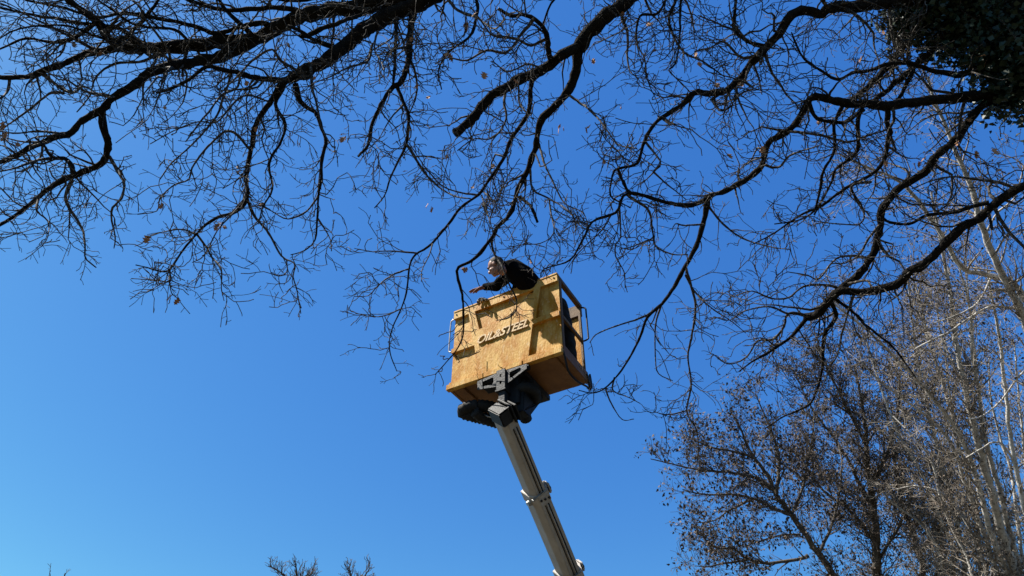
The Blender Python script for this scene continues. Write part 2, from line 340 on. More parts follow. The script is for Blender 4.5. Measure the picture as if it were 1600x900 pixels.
for t, wd, hh, so_ in ((t_a, .118, .133, s2o), (t_b, .136, .150, s3o)):
    bm = bmesh.new(); loft(bm, t - .035, t + .10, wd, hh); obj_bm('collar', bm, 'boom', so_, bevel=.005)
    for a in (-.05, .0, .05):
        bm = bmesh.new(); bmesh.ops.create_cone(bm, cap_ends=True, segments=12, radius1=.013, radius2=.013, depth=.02)
        Mx = Matrix((Vector(s1), Vector(bdir), Vector(n1))).transposed().to_4x4(); Mx.translation = boomp(t + .04 + a * .3, a, hh + .004)
        bmesh.ops.transform(bm, matrix=Mx, verts=list(bm.verts)); obj_bm('bolt', bm, 'steel_black', so_)
    for sgn in (-1, 1):
        bm = bmesh.new(); bmesh.ops.create_cone(bm, cap_ends=True, segments=16, radius1=.032, radius2=.032, depth=.05)
        Mx = Matrix((Vector(np.cross(bdir, s1)), Vector(bdir), Vector(s1))).transposed().to_4x4(); Mx.translation = boomp(t + .05, sgn * (wd + .02), hh * .1)
        bmesh.ops.transform(bm, matrix=Mx, verts=list(bm.verts)); obj_bm('roller', bm, 'zinc' if sgn < 0 else 'steel_black', so_, bevel=.004)
    bm = bmesh.new()
    for v in ((-wd - .01, -wd + .06),):
        pass
    L2 = [bm.verts.new(boomp(t + a, b, c)) for a in (-.055, -.036) for b in (-wd - .02, wd * .1) for c in (hh - .02, hh + .012)]
    for f in ((0, 1, 3, 2), (4, 6, 7, 5), (0, 4, 5, 1), (2, 3, 7, 6), (0, 2, 6, 4), (1, 5, 7, 3)): bm.faces.new([L2[i] for i in f])
    obj_bm('wear_pad', bm, 'zinc', so_)
    bm = bmesh.new()
    L2 = [bm.verts.new(boomp(t + a, b, c)) for a in (-.02, .12) for b in (wd + .001, wd + .045) for c in (-.06, .045)]
    for f in ((0, 1, 3, 2), (4, 6, 7, 5), (0, 4, 5, 1), (2, 3, 7, 6), (0, 2, 6, 4), (1, 5, 7, 3)): bm.faces.new([L2[i] for i in f])
    obj_bm('sheave_housing', bm, 'boom', so_, bevel=.015)
# seams, cable track along the underside
for (t0, t1, wd, hh, so_) in ((.15, t_a - .03, .095, .110, s1o), (t_a + .12, t_b - .02, .110, .125, s2o)):
    for a, r, m in ((-.022, .0055, 'steel_black'), (.0, .010, 'boom'), (.022, .007, 'steel_black')):
        tube_obj('hydraulic_line', [boomp(t0, a, hh + .003), boomp((t0 + t1) / 2, a + .003, hh + .004), boomp(t1, a, hh + .003)], r, m, so_, 8, .4)
# boom head
bm = bmesh.new(); L2 = []
def obox(bm, t, a, b):
    L2 = [bm.verts.new(boomp(x, y, z)) for x in t for y in a for z in b]
    for f in ((0, 1, 3, 2), (4, 6, 7, 5), (0, 4, 5, 1), (2, 3, 7, 6), (0, 2, 6, 4), (1, 5, 7, 3)): bm.faces.new([L2[i] for i in f])
obox(bm, (-.10, .07), (-.115, .02), (-.10, .125)); obj_bm('boom_head', bm, 'steel_black', lift, bevel=.012)
bm = bmesh.new(); obox(bm, (-.12, .10), (.03, .05), (-.10, .14)); obox(bm, (-.09, .12), (.085, .105), (-.13, .13)); obox(bm, (-.112, -.104), (-.13, .045), (.105, .13)); obj_bm('head_plate', bm, 'steel_black', lift, bevel=.004)
# machine base, below the frame
bm = bmesh.new(); bmesh.ops.create_cone(bm, cap_ends=True, segments=24, radius1=.45, radius2=.38, depth=.9, matrix=Matrix.Translation((BASE[0], BASE[1], .95))); obj_bm('turret', bm, 'boom', lift, bevel=.02)
bd2 = norm(np.array([bdir[0], bdir[1], 0])); sd2 = np.cross(ZZ, bd2)
def gbox(bm, c, a, b, h0, h1):
    L2 = [bm.verts.new(Vector(c + bd2 * x * a + sd2 * y * b + ZZ * z)) for x in (-1, 1) for y in (-1, 1) for z in (h0, h1)]
    for f in ((0, 1, 3, 2), (4, 6, 7, 5), (0, 4, 5, 1), (2, 3, 7, 6), (0, 2, 6, 4), (1, 5, 7, 3)): bm.faces.new([L2[i] for i in f])
BG = np.array([BASE[0], BASE[1], 0.])
bm = bmesh.new(); gbox(bm, BG, 1.5, .5, .3, .55); obj_bm('chassis', bm, 'truck', lift, bevel=.03)
for a in (-1, 1):
    for b in (-1, 1):
        bm = bmesh.new(); gbox(bm, BG + bd2 * a * 1.35 + sd2 * b * .9, .07, .6, .36, .48); gbox(bm, BG + bd2 * a * 1.35 + sd2 * b * 1.45, .05, .05, .02, .36); gbox(bm, BG + bd2 * a * 1.35 + sd2 * b * 1.45, .15, .15, -.12, .02)
        obj_bm('outrigger', bm, 'steel_black', lift, bevel=.01)

# ------------------------------------------------------------------ man in the basket
def skinned(name, nodes, edges, root=0, sub=2):
    """nodes: list of (Vector, rx, ry)"""
    me = bpy.data.meshes.new(name); me.from_pydata([tuple(n[0]) for n in nodes], edges, [])
    o = bpy.data.objects.new(name, me); COL.objects.link(o)
    o.modifiers.new('s', 'SKIN'); sv = me.skin_vertices[0].data
    for i, n in enumerate(nodes): sv[i].radius = (n[1], n[2]); sv[i].use_root = (i == root)
    o.modifiers.new('b', 'SUBSURF').levels = sub
    dg = bpy.context.evaluated_depsgraph_get(); dg.update()
    r = bpy.data.meshes.new_from_object(o.evaluated_get(dg)); bpy.data.objects.remove(o); return r
def capsules(bm, nodes, edges, seg=16):
    for a, b in edges:
        pa, ra = Vector(nodes[a][0]), nodes[a][1]; pb, rb = Vector(nodes[b][0]), nodes[b][1]; ax = (pb - pa); L_ = ax.length; qm = ax.to_track_quat('Z', 'Y').to_matrix()
        rings = [(-ra * math.cos(t), ra * math.sin(t)) for t in (R(25), R(50), R(75))] + [(L_ * k / 4, ra + (rb - ra) * k / 4) for k in range(5)] + [(L_ + rb * math.cos(t), rb * math.sin(t)) for t in (R(75), R(50), R(25))]
        vs = [[bm.verts.new(pa + qm @ Vector((r_ * math.cos(2 * math.pi * i / seg), r_ * math.sin(2 * math.pi * i / seg), z_))) for i in range(seg)] for z_, r_ in rings]
        for x_, y_ in zip(vs, vs[1:]):
            for i in range(seg): bm.faces.new([x_[i], x_[(i + 1) % seg], y_[(i + 1) % seg], y_[i]])
        bm.faces.new(vs[0][::-1]); bm.faces.new(vs[-1])
def remesh(bm, vox, name, m, parent, sm=2):
    me = bpy.data.meshes.new(name); bm.to_mesh(me); bm.free(); o = bpy.data.objects.new(name, me); COL.objects.link(o)
    md = o.modifiers.new('r', 'REMESH'); md.mode = 'VOXEL'; md.voxel_size = vox; md.use_smooth_shade = True
    if sm: s = o.modifiers.new('s', 'SMOOTH'); s.iterations = sm; s.factor = .5
    dg = bpy.context.evaluated_depsgraph_get(); dg.update(); r = bpy.data.meshes.new_from_object(o.evaluated_get(dg)); bpy.data.objects.remove(o)
    b2 = bmesh.new(); b2.from_mesh(r); return obj_bm(name, b2, m, parent, smooth=True)
person = empty('person', B(.42, .02, .03), 'man in black jacket leaning out over the basket edge, one arm stretched to a branch', 'person')
HEAD = B(.066, -.622, 1.268)
J = {}
def n_(k, u, d, v, r, r2=None): J[k] = (B(u, d, v), r, r2 or r)
n_('pelvis', .47, -.07, .96, .13, .12); n_('waist', .36, -.22, 1.10, .115, .11); n_('chest', .27, -.38, 1.225, .130, .125); n_('upper', .19, -.46, 1.30, .115, .12); n_('neck', .145, -.53, 1.305, .060); n_('nk2', .10, -.58, 1.285, .056)
n_('shA', .12, -.37, 1.355, .080); n_('elA', -.095, -.335, 1.27, .056); n_('wrA', -.265, -.33, 1.33, .040)
n_('shB', .24, -.36, 1.12, .08) if False else n_('shB', .19, -.24, 1.24, .08)
n_('elB', .0, -.36, 1.165, .052) if False else n_('elB', -.02, -.17, 1.03, .05)
n_('wrB', -.22, -.25, 1.12, .037)
n_('hipL', .42, -.04, .90, .095); n_('knL', .40, .02, .50, .068); n_('anL', .38, .08, .11, .048); n_('toL', .33, -.06, .07, .04)
n_('hipR', .56, -.02, .90, .10); n_('knR', .60, .08, .50, .078); n_('anR', .60, .16, .11, .055); n_('toR', .56, .02, .07, .045)
ED = [('pelvis', 'waist'), ('waist', 'chest'), ('chest', 'upper'), ('upper', 'neck'), ('neck', 'nk2'), ('upper', 'shA'), ('shA', 'elA'), ('elA', 'wrA'), ('upper', 'shB'), ('shB', 'elB'), ('elB', 'wrB'),
      ('pelvis', 'hipL'), ('hipL', 'knL'), ('knL', 'anL'), ('anL', 'toL'), ('pelvis', 'hipR'), ('hipR', 'knR'), ('knR', 'anR'), ('anR', 'toR')]
def skel(keys, k, name):
    idx = {a: i for i, a in enumerate(keys)}; b = bmesh.new(); capsules(b, [(J[a][0], J[a][1] * k) for a in keys], [(idx[a], idx[b_]) for a, b_ in ED if a in idx and b_ in idx]); return b
bmB = skel(list(J), .90, 'b')
# head: looks towards the outstretched hand and slightly down
fwd = (B(-.30, -.62, 1.12) - HEAD).normalized(); upv = (HEAD - B(.20, -.50, 1.12)).normalized(); upv = Vector(ZZ) * .75 + Vector(-WX) * .35 + Vector(-NY) * .15
rt = fwd.cross(upv).normalized(); upv = rt.cross(fwd).normalized()
def hpnt(x, y, z): return HEAD + rt * x + fwd * y + upv * z
def blob(bm, c, r):
    g = bmesh.ops.create_uvsphere(bm, u_segments=20, v_segments=14, radius=1)
    for v in g['verts']: v.co = hpnt(c[0] + v.co.x * r[0], c[1] + v.co.y * r[1], c[2] + v.co.z * r[2])
hb = bmesh.new()
for c, r in [((0, -.01, .035), (.076, .096, .085)), ((0, .02, -.03), (.062, .072, .075)), ((0, .062, -.085), (.03, .028, .025)), ((0, .012, -.07), (.055, .06, .04)),
             ((0, .098, -.012), (.014, .022, .026)), ((0, .083, .030), (.05, .014, .012)), ((.03, .07, -.02), (.026, .022, .02)), ((-.03, .07, -.02), (.026, .022, .02)),
             ((0, .086, -.052), (.025, .010, .007)), ((0, .083, -.063), (.02, .010, .007)), ((.076, -.008, .0), (.010, .02, .033)), ((-.076, -.008, .0), (.010, .02, .033)), ((0, -.035, -.09), (.055, .055, .07))]:
    blob(bmB, c, r)
# hands
def hand(bm, wrist, pdir, normal, curl, scale=1.0, spread=.16):
    """palm plus five separate bent fingers"""
    pdir = pdir.normalized(); side = pdir.cross(normal).normalized(); normal = side.cross(pdir).normalized()
    P = lambda a, b, c: wrist + (pdir * a + side * b + normal * c) * scale
    for a, b, r in ((.02, 0, (.03, .03, .016)), (.055, 0, (.045, .042, .016)), (.075, .0, (.03, .043, .013))):
        g = bmesh.ops.create_uvsphere(bm, u_segments=14, v_segments=10, radius=1)
        for v in g['verts']: v.co = P(a + v.co.x * r[0], b + v.co.y * r[1], v.co.z * r[2])
    for i, (b, L) in enumerate(((-.032, .068), (-.011, .080), (.011, .075), (.031, .058))):
        pts = [(.075, b, 0)]; ang = 0; a, c = .095, 0; bb = b
        sp = (i - 1.5) * spread
        for s_, k in ((.45, .6), (.32, .9), (.23, 1.0)):
            ang += curl * k; pts.append((a, bb, c)); a += math.cos(ang) * L * s_; c -= math.sin(ang) * L * s_; bb += sp * L * s_
        pts.append((a, bb, c))
        capsules(bm, [(P(*p), (.0105 - .0012 * j) * scale) for j, p in enumerate(pts)], [(j, j + 1) for j in range(len(pts) - 1)], 10)
    pts = [(.02, -.025, 0), (.045, -.052, -.01), (.07, -.070, -.022 - curl * .01), (.09, -.076, -.034 - curl * .015)]
    capsules(bm, [(P(*p), (.0135 - .0012 * j) * scale) for j, p in enumerate(pts)], [(0, 1), (1, 2), (2, 3)], 10)
wa = J['wrA'][0]; hand(bmB, wa, (Vector(-WX) * 1 + ZZ_ * .10 if False else Vector(-WX) + Vector(ZZ) * .12), Vector(-NY) * .5 + Vector(ZZ) * .85, .22, 1.12, .30)
wb = J['wrB'][0]; hand(bmB, wb, Vector(-WX) * .75 + Vector(-NY) * .65 + Vector(ZZ) * .25, Vector(ZZ) + Vector(-NY) * .3, .75, 1.1, .05)
body = remesh(bmB, .0055, 'body', 'skin', person, 2)
# dark eyes and brows cannot be told apart at this size except as sockets: eyeballs as their own pieces
for sx in (-1, 1):
    bm = bmesh.new(); bmesh.ops.create_uvsphere(bm, u_segments=10, v_segments=8, radius=.011)
    for v in bm.verts: v.co = hpnt(sx * .031 + v.co.x, .082 + v.co.y, .008 + v.co.z)
    obj_bm('eye', bm, 'rubber', person, smooth=True)
    bm = bmesh.new(); bmesh.ops.create_uvsphere(bm, u_segments=10, v_segments=8, radius=1)
    for v in bm.verts: v.co = hpnt(sx * .031 + v.co.x * .02, .092 + v.co.y * .006, .030 + v.co.z * .005)
    obj_bm('eyebrow', bm, 'hair', person, smooth=True)
# gloves over both hands: the hand geometry again, slightly fatter
for (wr, pd, nn, cu, sp, mm) in ((wa, Vector(-WX) + Vector(ZZ) * .12, Vector(-NY) * .5 + Vector(ZZ) * .85, .22, .30, 'glove_r'), (wb, Vector(-WX) * .75 + Vector(-NY) * .65 + Vector(ZZ) * .25, Vector(ZZ) + Vector(-NY) * .3, .75, .05, 'glove')):
    g = bmesh.new(); hand(g, wr, pd, nn, cu, 1.16, sp)
    for v in g.verts: pass
    go = remesh(g, .004, 'glove', mm, person, 1)
    for v in go.data.vertices: v.co += v.normal * .0035
# hair cap
bm = bmesh.new(); bmesh.ops.create_uvsphere(bm, u_segments=32, v_segments=24, radius=1)
kill = []
for v in bm.verts:
    x, y, z = v.co; rr = 1.0 + .04 * math.sin(x * 23 + z * 17) * math.sin(y * 19)
    if (y > .35 and z < .62) or z < -.45 - .4 * (y < 0): kill.append(v)
    v.co = hpnt(x * .082 * rr, -.014 + y * .101 * rr, .038 + z * .091 * rr)
bmesh.ops.delete(bm, geom=kill, context='VERTS'); obj_bm('hair', bm, 'hair', person, smooth=True)
# jacket and trousers follow the body with folds
def cloth(keys, k, name, m, amp):
    b = skel(keys, k, name); o = remesh(b, .012, name, m, person, 1)
    for v in o.data.vertices:
        c = v.co; f = math.sin(c.x * 31 + c.z * 23) * math.sin(c.y * 27 - c.z * 19) + .5 * math.sin(c.z * 61 + c.x * 13 + c.y * 37)
        v.co = c + v.normal * amp * f
    return o
for k_ in ('shB', 'elB'): pass
cloth(['waist', 'chest', 'upper', 'neck', 'shA', 'elA', 'wrA', 'shB', 'elB', 'wrB', 'pelvis'], 1.12, 'jacket', 'jacket', .006)
cloth(['pelvis', 'hipL', 'knL', 'anL', 'hipR', 'knR', 'anR'], 1.08, 'trousers', 'trousers', .006)
for k_ in 'LR':
    a, t_ = J['an' + k_][0], J['to' + k_][0]; b = bmesh.new(); capsules(b, [(a + Vector((0, 0, .08)), .057), (a + Vector((0, 0, -.01)), .057), (t_, .046)], [(0, 1), (1, 2)]); remesh(b, .008, 'boot', 'rubber', person, 2)

# ------------------------------------------------------------------ oak: limbs traced in space by height above the lens
exec_limbs = []
LIMBS = {}
def limb(name, h0, h1, w0, w1, pts, parent=None, blunt=False, trunk_h=None, tw=1.0, pw=.85):
    LIMBS[name] = dict(h0=h0, h1=h1, w0=w0, w1=w1, pts=pts, parent=parent, blunt=blunt, trunk_h=trunk_h, tw=tw, pw=pw)
limb('A', 7.6, 6.6, 34, 20, [(760, -60), (700, -30), (640, -5), (575, 8), (510, 16), (460, 28), (425, 48), (395, 62), (325, 68), (270, 72), (225, 75), (178, 68)], trunk_h=8.3)
limb('A1', 0, 6.4, 16, 8, [(180, 68), (165, 55), (150, 33), (120, 12), (100, -6), (80, -25), (50, -50)], 'A')
limb('A2', 0, 5.8, 15, 6, [(195, 72), (160, 79), (135, 83), (100, 100), (50, 117), (15, 123), (-20, 118), (-60, 125)], 'A')
limb('A3', 0, 6.5, 8, 3, [(230, 75), (190, 45), (140, 38), (60, 25), (0, 12), (-40, 10)], 'A')
limb('A4', 0, 6.6, 10, 4, [(430, 42), (400, 37), (337, 52), (300, 40), (237, 27), (195, 20), (150, 26), (90, 10), (40, 0)], 'A')
limb('A5', 0, 6.8, 11, 5, [(480, 22), (440, 12), (400, 14), (350, 16), (310, 5), (260, -15)], 'A')
limb('A6', 0, 5.8, 7, 2, [(270, 72), (240, 90), (200, 60), (165, 60), (100, 40), (30, 45), (0, 60), (-20, 70)], 'A1')
limb('A7', 0, 5.2, 7, 2.5, [(66, 116), (100, 140), (115, 145), (130, 135), (150, 145), (165, 150)], 'A2')
limb('A8', 0, 5.6, 5, 2, [(100, 145), (80, 145), (50, 168), (15, 193), (-20, 215)], 'A7')
limb('A9', 0, 5.6, 6, 2, [(15, 123), (10, 145), (-10, 160)], 'A2')
limb('A10', 0, 6.2, 8, 3, [(150, 35), (110, 62), (80, 66), (40, 60), (-10, 80)], 'A1')
limb('A11', 0, 6.9, 9, 5, [(398, 60), (380, 42), (350, 12), (330, -30)], 'A')
limb('A12', 0, 6.9, 8, 4, [(185, 68), (210, 45), (240, 10), (262, -30)], 'A')
limb('A13', 0, 7.2, 12, 6, [(600, 3), (560, -12), (510, -8), (470, 0), (420, -6), (370, -25)], 'A')
limb('A14', 0, 6.3, 7, 2.5, [(300, 70), (272, 47), (215, 40), (170, 12), (120, -20)], 'A')
limb('A15', 0, 5.9, 6, 2, [(150, 78), (110, 58), (60, 32), (0, 5), (-30, -5)], 'A2')
limb('A16', 0, 5.7, 6, 2, [(260, 73), (225, 95), (180, 100), (150, 120), (140, 150), (120, 175)], 'A')
limb('Bb', 0, 5.0, 22, 8, [(400, 62), (360, 82), (325, 94), (275, 102), (237, 112), (212, 130), (175, 155), (160, 170), (125, 195), (105, 210), (62, 222), (32, 240), (0, 254), (-40, 268)], 'A')
limb('B1', 0, 4.9, 15, 5, [(160, 170), (164, 200), (169, 225), (166, 243), (150, 260), (120, 273), (95, 284), (70, 300), (47, 320), (0, 352), (-30, 370)], 'Bb')
limb('B2', 0, 4.7, 9, 3, [(118, 273), (105, 250), (82, 245), (70, 228), (55, 215)], 'B1')
limb('B3', 0, 4.5, 7, 2, [(112, 280), (105, 300), (103, 315), (125, 350), (132, 370), (133, 400), (140, 410), (150, 418)], 'B1', tw=.7)
limb('B4', 0, 4.4, 6, 2, [(170, 245), (182, 265), (193, 285), (190, 310), (176, 325), (174, 345), (180, 370), (178, 388)], 'B1', tw=.7)
limb('B5', 0, 4.6, 6, 2, [(80, 248), (60, 250), (25, 262), (-10, 270)], 'B2')
limb('B6', 0, 4.5, 4, 1.5, [(60, 310), (58, 330), (75, 345), (75, 370), (65, 385)], 'B1')
limb('B7', 0, 4.9, 5, 2, [(105, 210), (60, 205), (20, 208), (-20, 200)], 'Bb')
limb('C', 7.8, 6.2, 34, 22, [(790, -75), (730, -40), (668, 0), (600, 27), (550, 62), (520, 87), (495, 102), (457, 122)], trunk_h=8.0)
limb('C1', 0, 5.9, 13, 4, [(470, 116), (440, 125), (400, 121), (375, 115), (345, 108), (322, 104), (295, 124), (265, 140), (245, 145)], 'C')
limb('C2', 0, 4.5, 12, 2, [(455, 122), (440, 130), (420, 162), (400, 197), (395, 225), (385, 270), (387, 312), (370, 330), (337, 340), (307, 365), (282, 397), (265, 422), (250, 424), (230, 418), (212, 414)], 'C')
limb('C2a', 0, 4.4, 5, 1.6, [(387, 312), (397, 337), (417, 360), (440, 400), (460, 412), (458, 432), (463, 450), (470, 490)], 'C2')
limb('C2b', 0, 4.3, 4, 1.6, [(307, 366), (322, 385), (330, 402), (345, 418), (346, 450), (350, 470)], 'C2')
limb('C2c', 0, 4.6, 4, 1.5, [(390, 300), (372, 325), (340, 360), (320, 398), (300, 410)], 'C2')
limb('C2d', 0, 4.4, 3.5, 1.5, [(265, 422), (265, 440), (240, 437), (205, 435)], 'C2')
limb('C2e', 0, 4.35, 2.6, 1.4, [(264, 432), (266, 445), (268, 458), (280, 467)], 'C2d', tw=.6)
limb('C2f', 0, 4.5, 3, 1.4, [(305, 366), (285, 358), (258, 362), (234, 368)], 'C2', tw=.7)
limb('C3', 0, 4.7, 8, 2, [(450, 124), (430, 162), (447, 195), (437, 225), (420, 255), (425, 295), (410, 325), (403, 350)], 'C')
limb('C4', 0, 4.6, 10, 2, [(460, 128), (470, 160), (492, 177), (505, 207), (510, 225), (502, 255), (502, 282), (497, 307), (496, 337), (492, 375), (475, 392), (454, 398)], 'C')
limb('C4a', 0, 4.6, 3.5, 1.6, [(497, 342), (508, 360), (516, 375), (518, 392)], 'C4')
limb('C4b', 0, 4.7, 4, 1.6, [(497, 307), (480, 330), (450, 342), (425, 330), (405, 320)], 'C4')
limb('C5', 0, 6.3, 9, 5, [(520, 72), (500, 65), (485, 60), (465, 46), (450, 40)], 'C')
limb('C6', 0, 6.6, 9, 6, [(470, 55), (482, 55), (500, 47), (525, 37), (560, 25), (590, 12)], 'C5')
limb('C7', 0, 5.0, 6, 2, [(485, 100), (487, 130), (495, 165), (503, 200), (520, 230)], 'C')
limb('C8', 0, 5.4, 6, 2, [(475, 118), (440, 95), (425, 78), (400, 90), (370, 120), (340, 150)], 'C')
limb('C9', 0, 5.0, 5, 2, [(375, 118), (372, 135), (345, 150), (330, 170), (310, 195), (290, 222)], 'C1')
limb('C10', 0, 4.9, 5, 1.8, [(362, 115), (350, 150), (340, 180), (320, 205), (290, 235), (268, 255), (250, 280)], 'C1')
limb('C11', 0, 4.8, 5, 1.6, [(392, 235), (360, 205), (330, 225), (300, 262), (295, 280), (270, 290), (250, 310), (245, 330), (215, 335)], 'C2')
limb('C12', 0, 4.7, 4, 1.6, [(425, 160), (380, 150), (340, 190), (310, 190), (270, 205), (235, 225)], 'C2')
limb('D', 0, 5.2, 15, 5, [(648, 12), (645, 25), (640, 62), (640, 87), (630, 125), (615, 137), (595, 165), (580, 200), (575, 225), (560, 245)], 'C')
limb('D2', 0, 5.8, 7, 5, [(622, 20), (620, 35), (617, 87), (615, 133)], 'C')
limb('D3', 0, 4.9, 7, 2, [(620, 136), (637, 175), (637, 200), (635, 225), (625, 247), (610, 280), (600, 307), (585, 325)], 'D')
limb('D4', 0, 4.9, 6, 2, [(635, 225), (650, 250), (668, 275), (690, 295), (715, 308), (735, 310)], 'D3')
limb('D5', 0, 5.2, 5, 2, [(582, 70), (575, 95), (545, 105), (520, 118), (495, 128)], 'C')
limb('D6', 0, 5.3, 4, 1.8, [(590, 45), (585, 75), (595, 95), (600, 110)], 'C')
limb('E', 8.0, 6.7, 32, 24, [(1060, -90), (1020, -45), (980, 0), (940, 32), (920, 52), (905, 75)], trunk_h=7.6)
limb('E1', 0, 6.0, 20, 17, [(907, 72), (875, 87), (845, 112), (812, 127), (800, 132), (775, 147), (762, 155), (750, 170), (737, 187), (712, 210)], 'E', blunt=True)
limb('E2', 0, 4.55, 21, 1.6, [(903, 78), (900, 110), (890, 140), (862, 170), (845, 190), (837, 222), (827, 257), (810, 295), (801, 327), (780, 352), (767, 375), (740, 405), (716, 417), (715, 432), (722, 460), (724, 490), (723, 525), (713, 547), (700, 563), (680, 585)], 'E', tw=.55, pw=.58)
limb('E2b', 0, 4.5, 5, 1.6, [(768, 375), (772, 395), (787, 420), (795, 443), (807, 467), (805, 487), (794, 497), (782, 500)], 'E2', tw=.35)
limb('E2d', 0, 4.6, 2.5, 1.5, [(799, 490), (798, 513), (793, 523), (787, 533)], 'E2b', tw=.2)
limb('E2c', 0, 5.2, 6, 4.5, [(812, 308), (822, 315), (830, 325), (836, 338), (839, 347)], 'E2', blunt=True, tw=.2)
limb('E3', 0, 4.4, 8, 1.6, [(833, 120), (830, 137), (825, 180), (800, 215), (793, 232), (785, 250), (762, 287), (747, 305), (720, 325), (695, 357), (670, 385), (650, 397), (640, 415), (636, 450), (628, 480), (612, 515), (608, 545), (620, 580)], 'E1')
limb('E3a', 0, 4.5, 3.5, 1.4, [(652, 396), (625, 393), (600, 392), (580, 393), (554, 388)], 'E3')
limb('E3b', 0, 4.4, 3.5, 1.4, [(638, 420), (612, 430), (590, 447), (575, 462), (553, 463)], 'E3')
limb('E3c', 0, 4.8, 3.5, 1.5, [(747, 305), (715, 300), (690, 290), (665, 262), (650, 240), (640, 225)], 'E3')
limb('E3d', 0, 4.5, 3, 1.5, [(755, 300), (775, 315), (785, 295), (800, 262)], 'E3')
limb('E3e', 0, 4.4, 3, 1.4, [(752, 305), (762, 335), (770, 362)], 'E3')
limb('E3f', 0, 4.5, 2.5, 1.3, [(676, 380), (670, 400), (660, 420), (658, 440)], 'E3')
limb('E3g', 0, 4.3, 2.5, 1.3, [(628, 482), (610, 490), (590, 495), (575, 492), (555, 490)], 'E3')
limb('E4', 0, 6.2, 11, 6, [(870, 92), (862, 95), (857, 75), (852, 50), (837, 30), (815, 22), (800, 25), (780, 15)], 'E1')
limb('E5', 0, 4.9, 5, 2, [(888, 148), (905, 160), (920, 170), (940, 192), (960, 220), (970, 228), (995, 232)], 'E2')
limb('E6', 0, 4.6, 4.5, 1.5, [(842, 225), (850, 255), (862, 280), (882, 317), (910, 332), (920, 355)], 'E2')
limb('E7', 0, 4.7, 4, 1.6, [(828, 262), (832, 295), (857, 310), (885, 327), (910, 355), (937, 360)], 'E2')
limb('E7a', 0, 4.6, 3, 1.4, [(858, 310), (860, 330), (865, 365), (845, 380), (820, 382), (800, 385)], 'E7')
limb('E8', 0, 5.2, 4.5, 1.6, [(810, 130), (812, 160), (828, 180), (835, 160)], 'E1')
limb('E9', 0, 5.0, 5, 1.8, [(795, 135), (787, 155), (790, 190), (770, 215), (740, 218), (715, 235)], 'E1')
limb('E10', 0, 5.6, 4.5, 1.8, [(850, 108), (825, 100), (795, 112), (775, 100), (768, 95)], 'E1')
limb('E11', 0, 5.6, 7, 2, [(836, 28), (812, 58), (790, 82), (760, 78), (730, 95), (700, 90), (680, 100)], 'E4')
limb('E12', 0, 5.8, 6, 2, [(855, 60), (830, 72), (805, 60), (770, 55), (750, 30), (735, 10)], 'E4')
limb('E13', 0, 6.2, 7, 2, [(1000, -25), (940, -42), (890, -20), (862, 5), (845, 45), (820, 60), (800, 90)], 'E')
limb('C20', 0, 6.0, 8, 2, [(735, -42), (742, -10), (746, 20), (735, 55), (703, 80), (685, 110), (690, 140)], 'C')
limb('C21', 0, 6.0, 7, 2, [(690, -14), (715, 15), (750, 30), (772, 45), (790, 30)], 'C')
limb('F', 7.4, 4.9, 26, 2, [(1480, -12), (1425, 0), (1375, 6), (1300, 13), (1280, 22), (1252, 18), (1230, 32), (1212, 58), (1195, 77), (1175, 97), (1155, 125), (1132, 143), (1110, 146), (1087, 145), (1062, 167), (1035, 183), (1015, 205), (1005, 228), (996, 256), (975, 262), (960, 267), (955, 285), (954, 305), (965, 314), (985, 325)], trunk_h=7.0)
limb('F1', 0, 4.9, 4.5, 1.6, [(1008, 222), (1032, 252), (1025, 265), (1010, 280), (987, 295)], 'F')
limb('F1a', 0, 4.9, 3.5, 1.5, [(1022, 270), (1045, 290), (1072, 312)], 'F1')
limb('F2', 0, 6.9, 8, 5, [(1198, 74), (1175, 66), (1162, 60), (1147, 47), (1148, 20), (1150, -10)], 'F')
limb('F2a', 0, 6.3, 4, 1.8, [(1147, 48), (1125, 38), (1090, 24)], 'F2')
limb('F3', 0, 5.2, 7, 1.6, [(1058, -88), (1050, -45), (1040, 0), (1025, 22), (1000, 25), (995, 65), (1007, 92), (1012, 125), (1025, 155)], 'E')
limb('F4', 0, 5.4, 8, 2, [(1060, -90), (1062, -50), (1060, -20), (1055, 0), (1045, 27), (1052, 55), (1070, 82), (1100, 97), (1132, 120)], 'E')
limb('F5', 0, 5.5, 6, 3.5, [(1130, 143), (1115, 155), (1122, 170), (1132, 172), (1145, 164)], 'F', blunt=True)
limb('F6', 0, 5.1, 6, 4, [(1035, 184), (1045, 192), (1055, 195)], 'F', blunt=True)
limb('F7', 0, 6.2, 6, 2.5, [(1190, 82), (1170, 90), (1155, 88), (1130, 65), (1110, 75), (1085, 80)], 'F')
limb('F8', 0, 5.6, 7, 1.8, [(1060, -90), (1072, -55), (1065, -15), (1063, 30), (1062, 60), (1055, 100), (1045, 110), (1065, 130), (1080, 145)], 'E')
limb('G', 6.3, 4.5, 22, 2, [(1600, 150), (1535, 150), (1475, 155), (1425, 160), (1375, 165), (1325, 162), (1275, 150), (1262, 162), (1245, 192), (1220, 212), (1200, 224), (1190, 257), (1162, 282), (1112, 307), (1082, 320), (1042, 317), (1012, 307), (980, 302), (970, 312), (960, 332), (925, 347), (910, 375), (890, 407), (850, 420), (845, 432)], trunk_h=5.9)
limb('G1', 0, 3.95, 11, 1.8, [(1107, 310), (1097, 360), (1080, 400), (1060, 437), (1050, 455), (1035, 475), (1012, 495), (1000, 525), (989, 549), (967, 584), (944, 607), (925, 614), (905, 610)], 'G', tw=.6)
limb('G1a', 0, 4.1, 4.5, 1.6, [(1022, 486), (1005, 495), (984, 503), (955, 512), (931, 523), (922, 535)], 'G1', tw=.5)
limb('G1b', 0, 3.9, 3, 1.4, [(960, 590), (958, 610), (980, 620), (1000, 630)], 'G1', tw=.5)
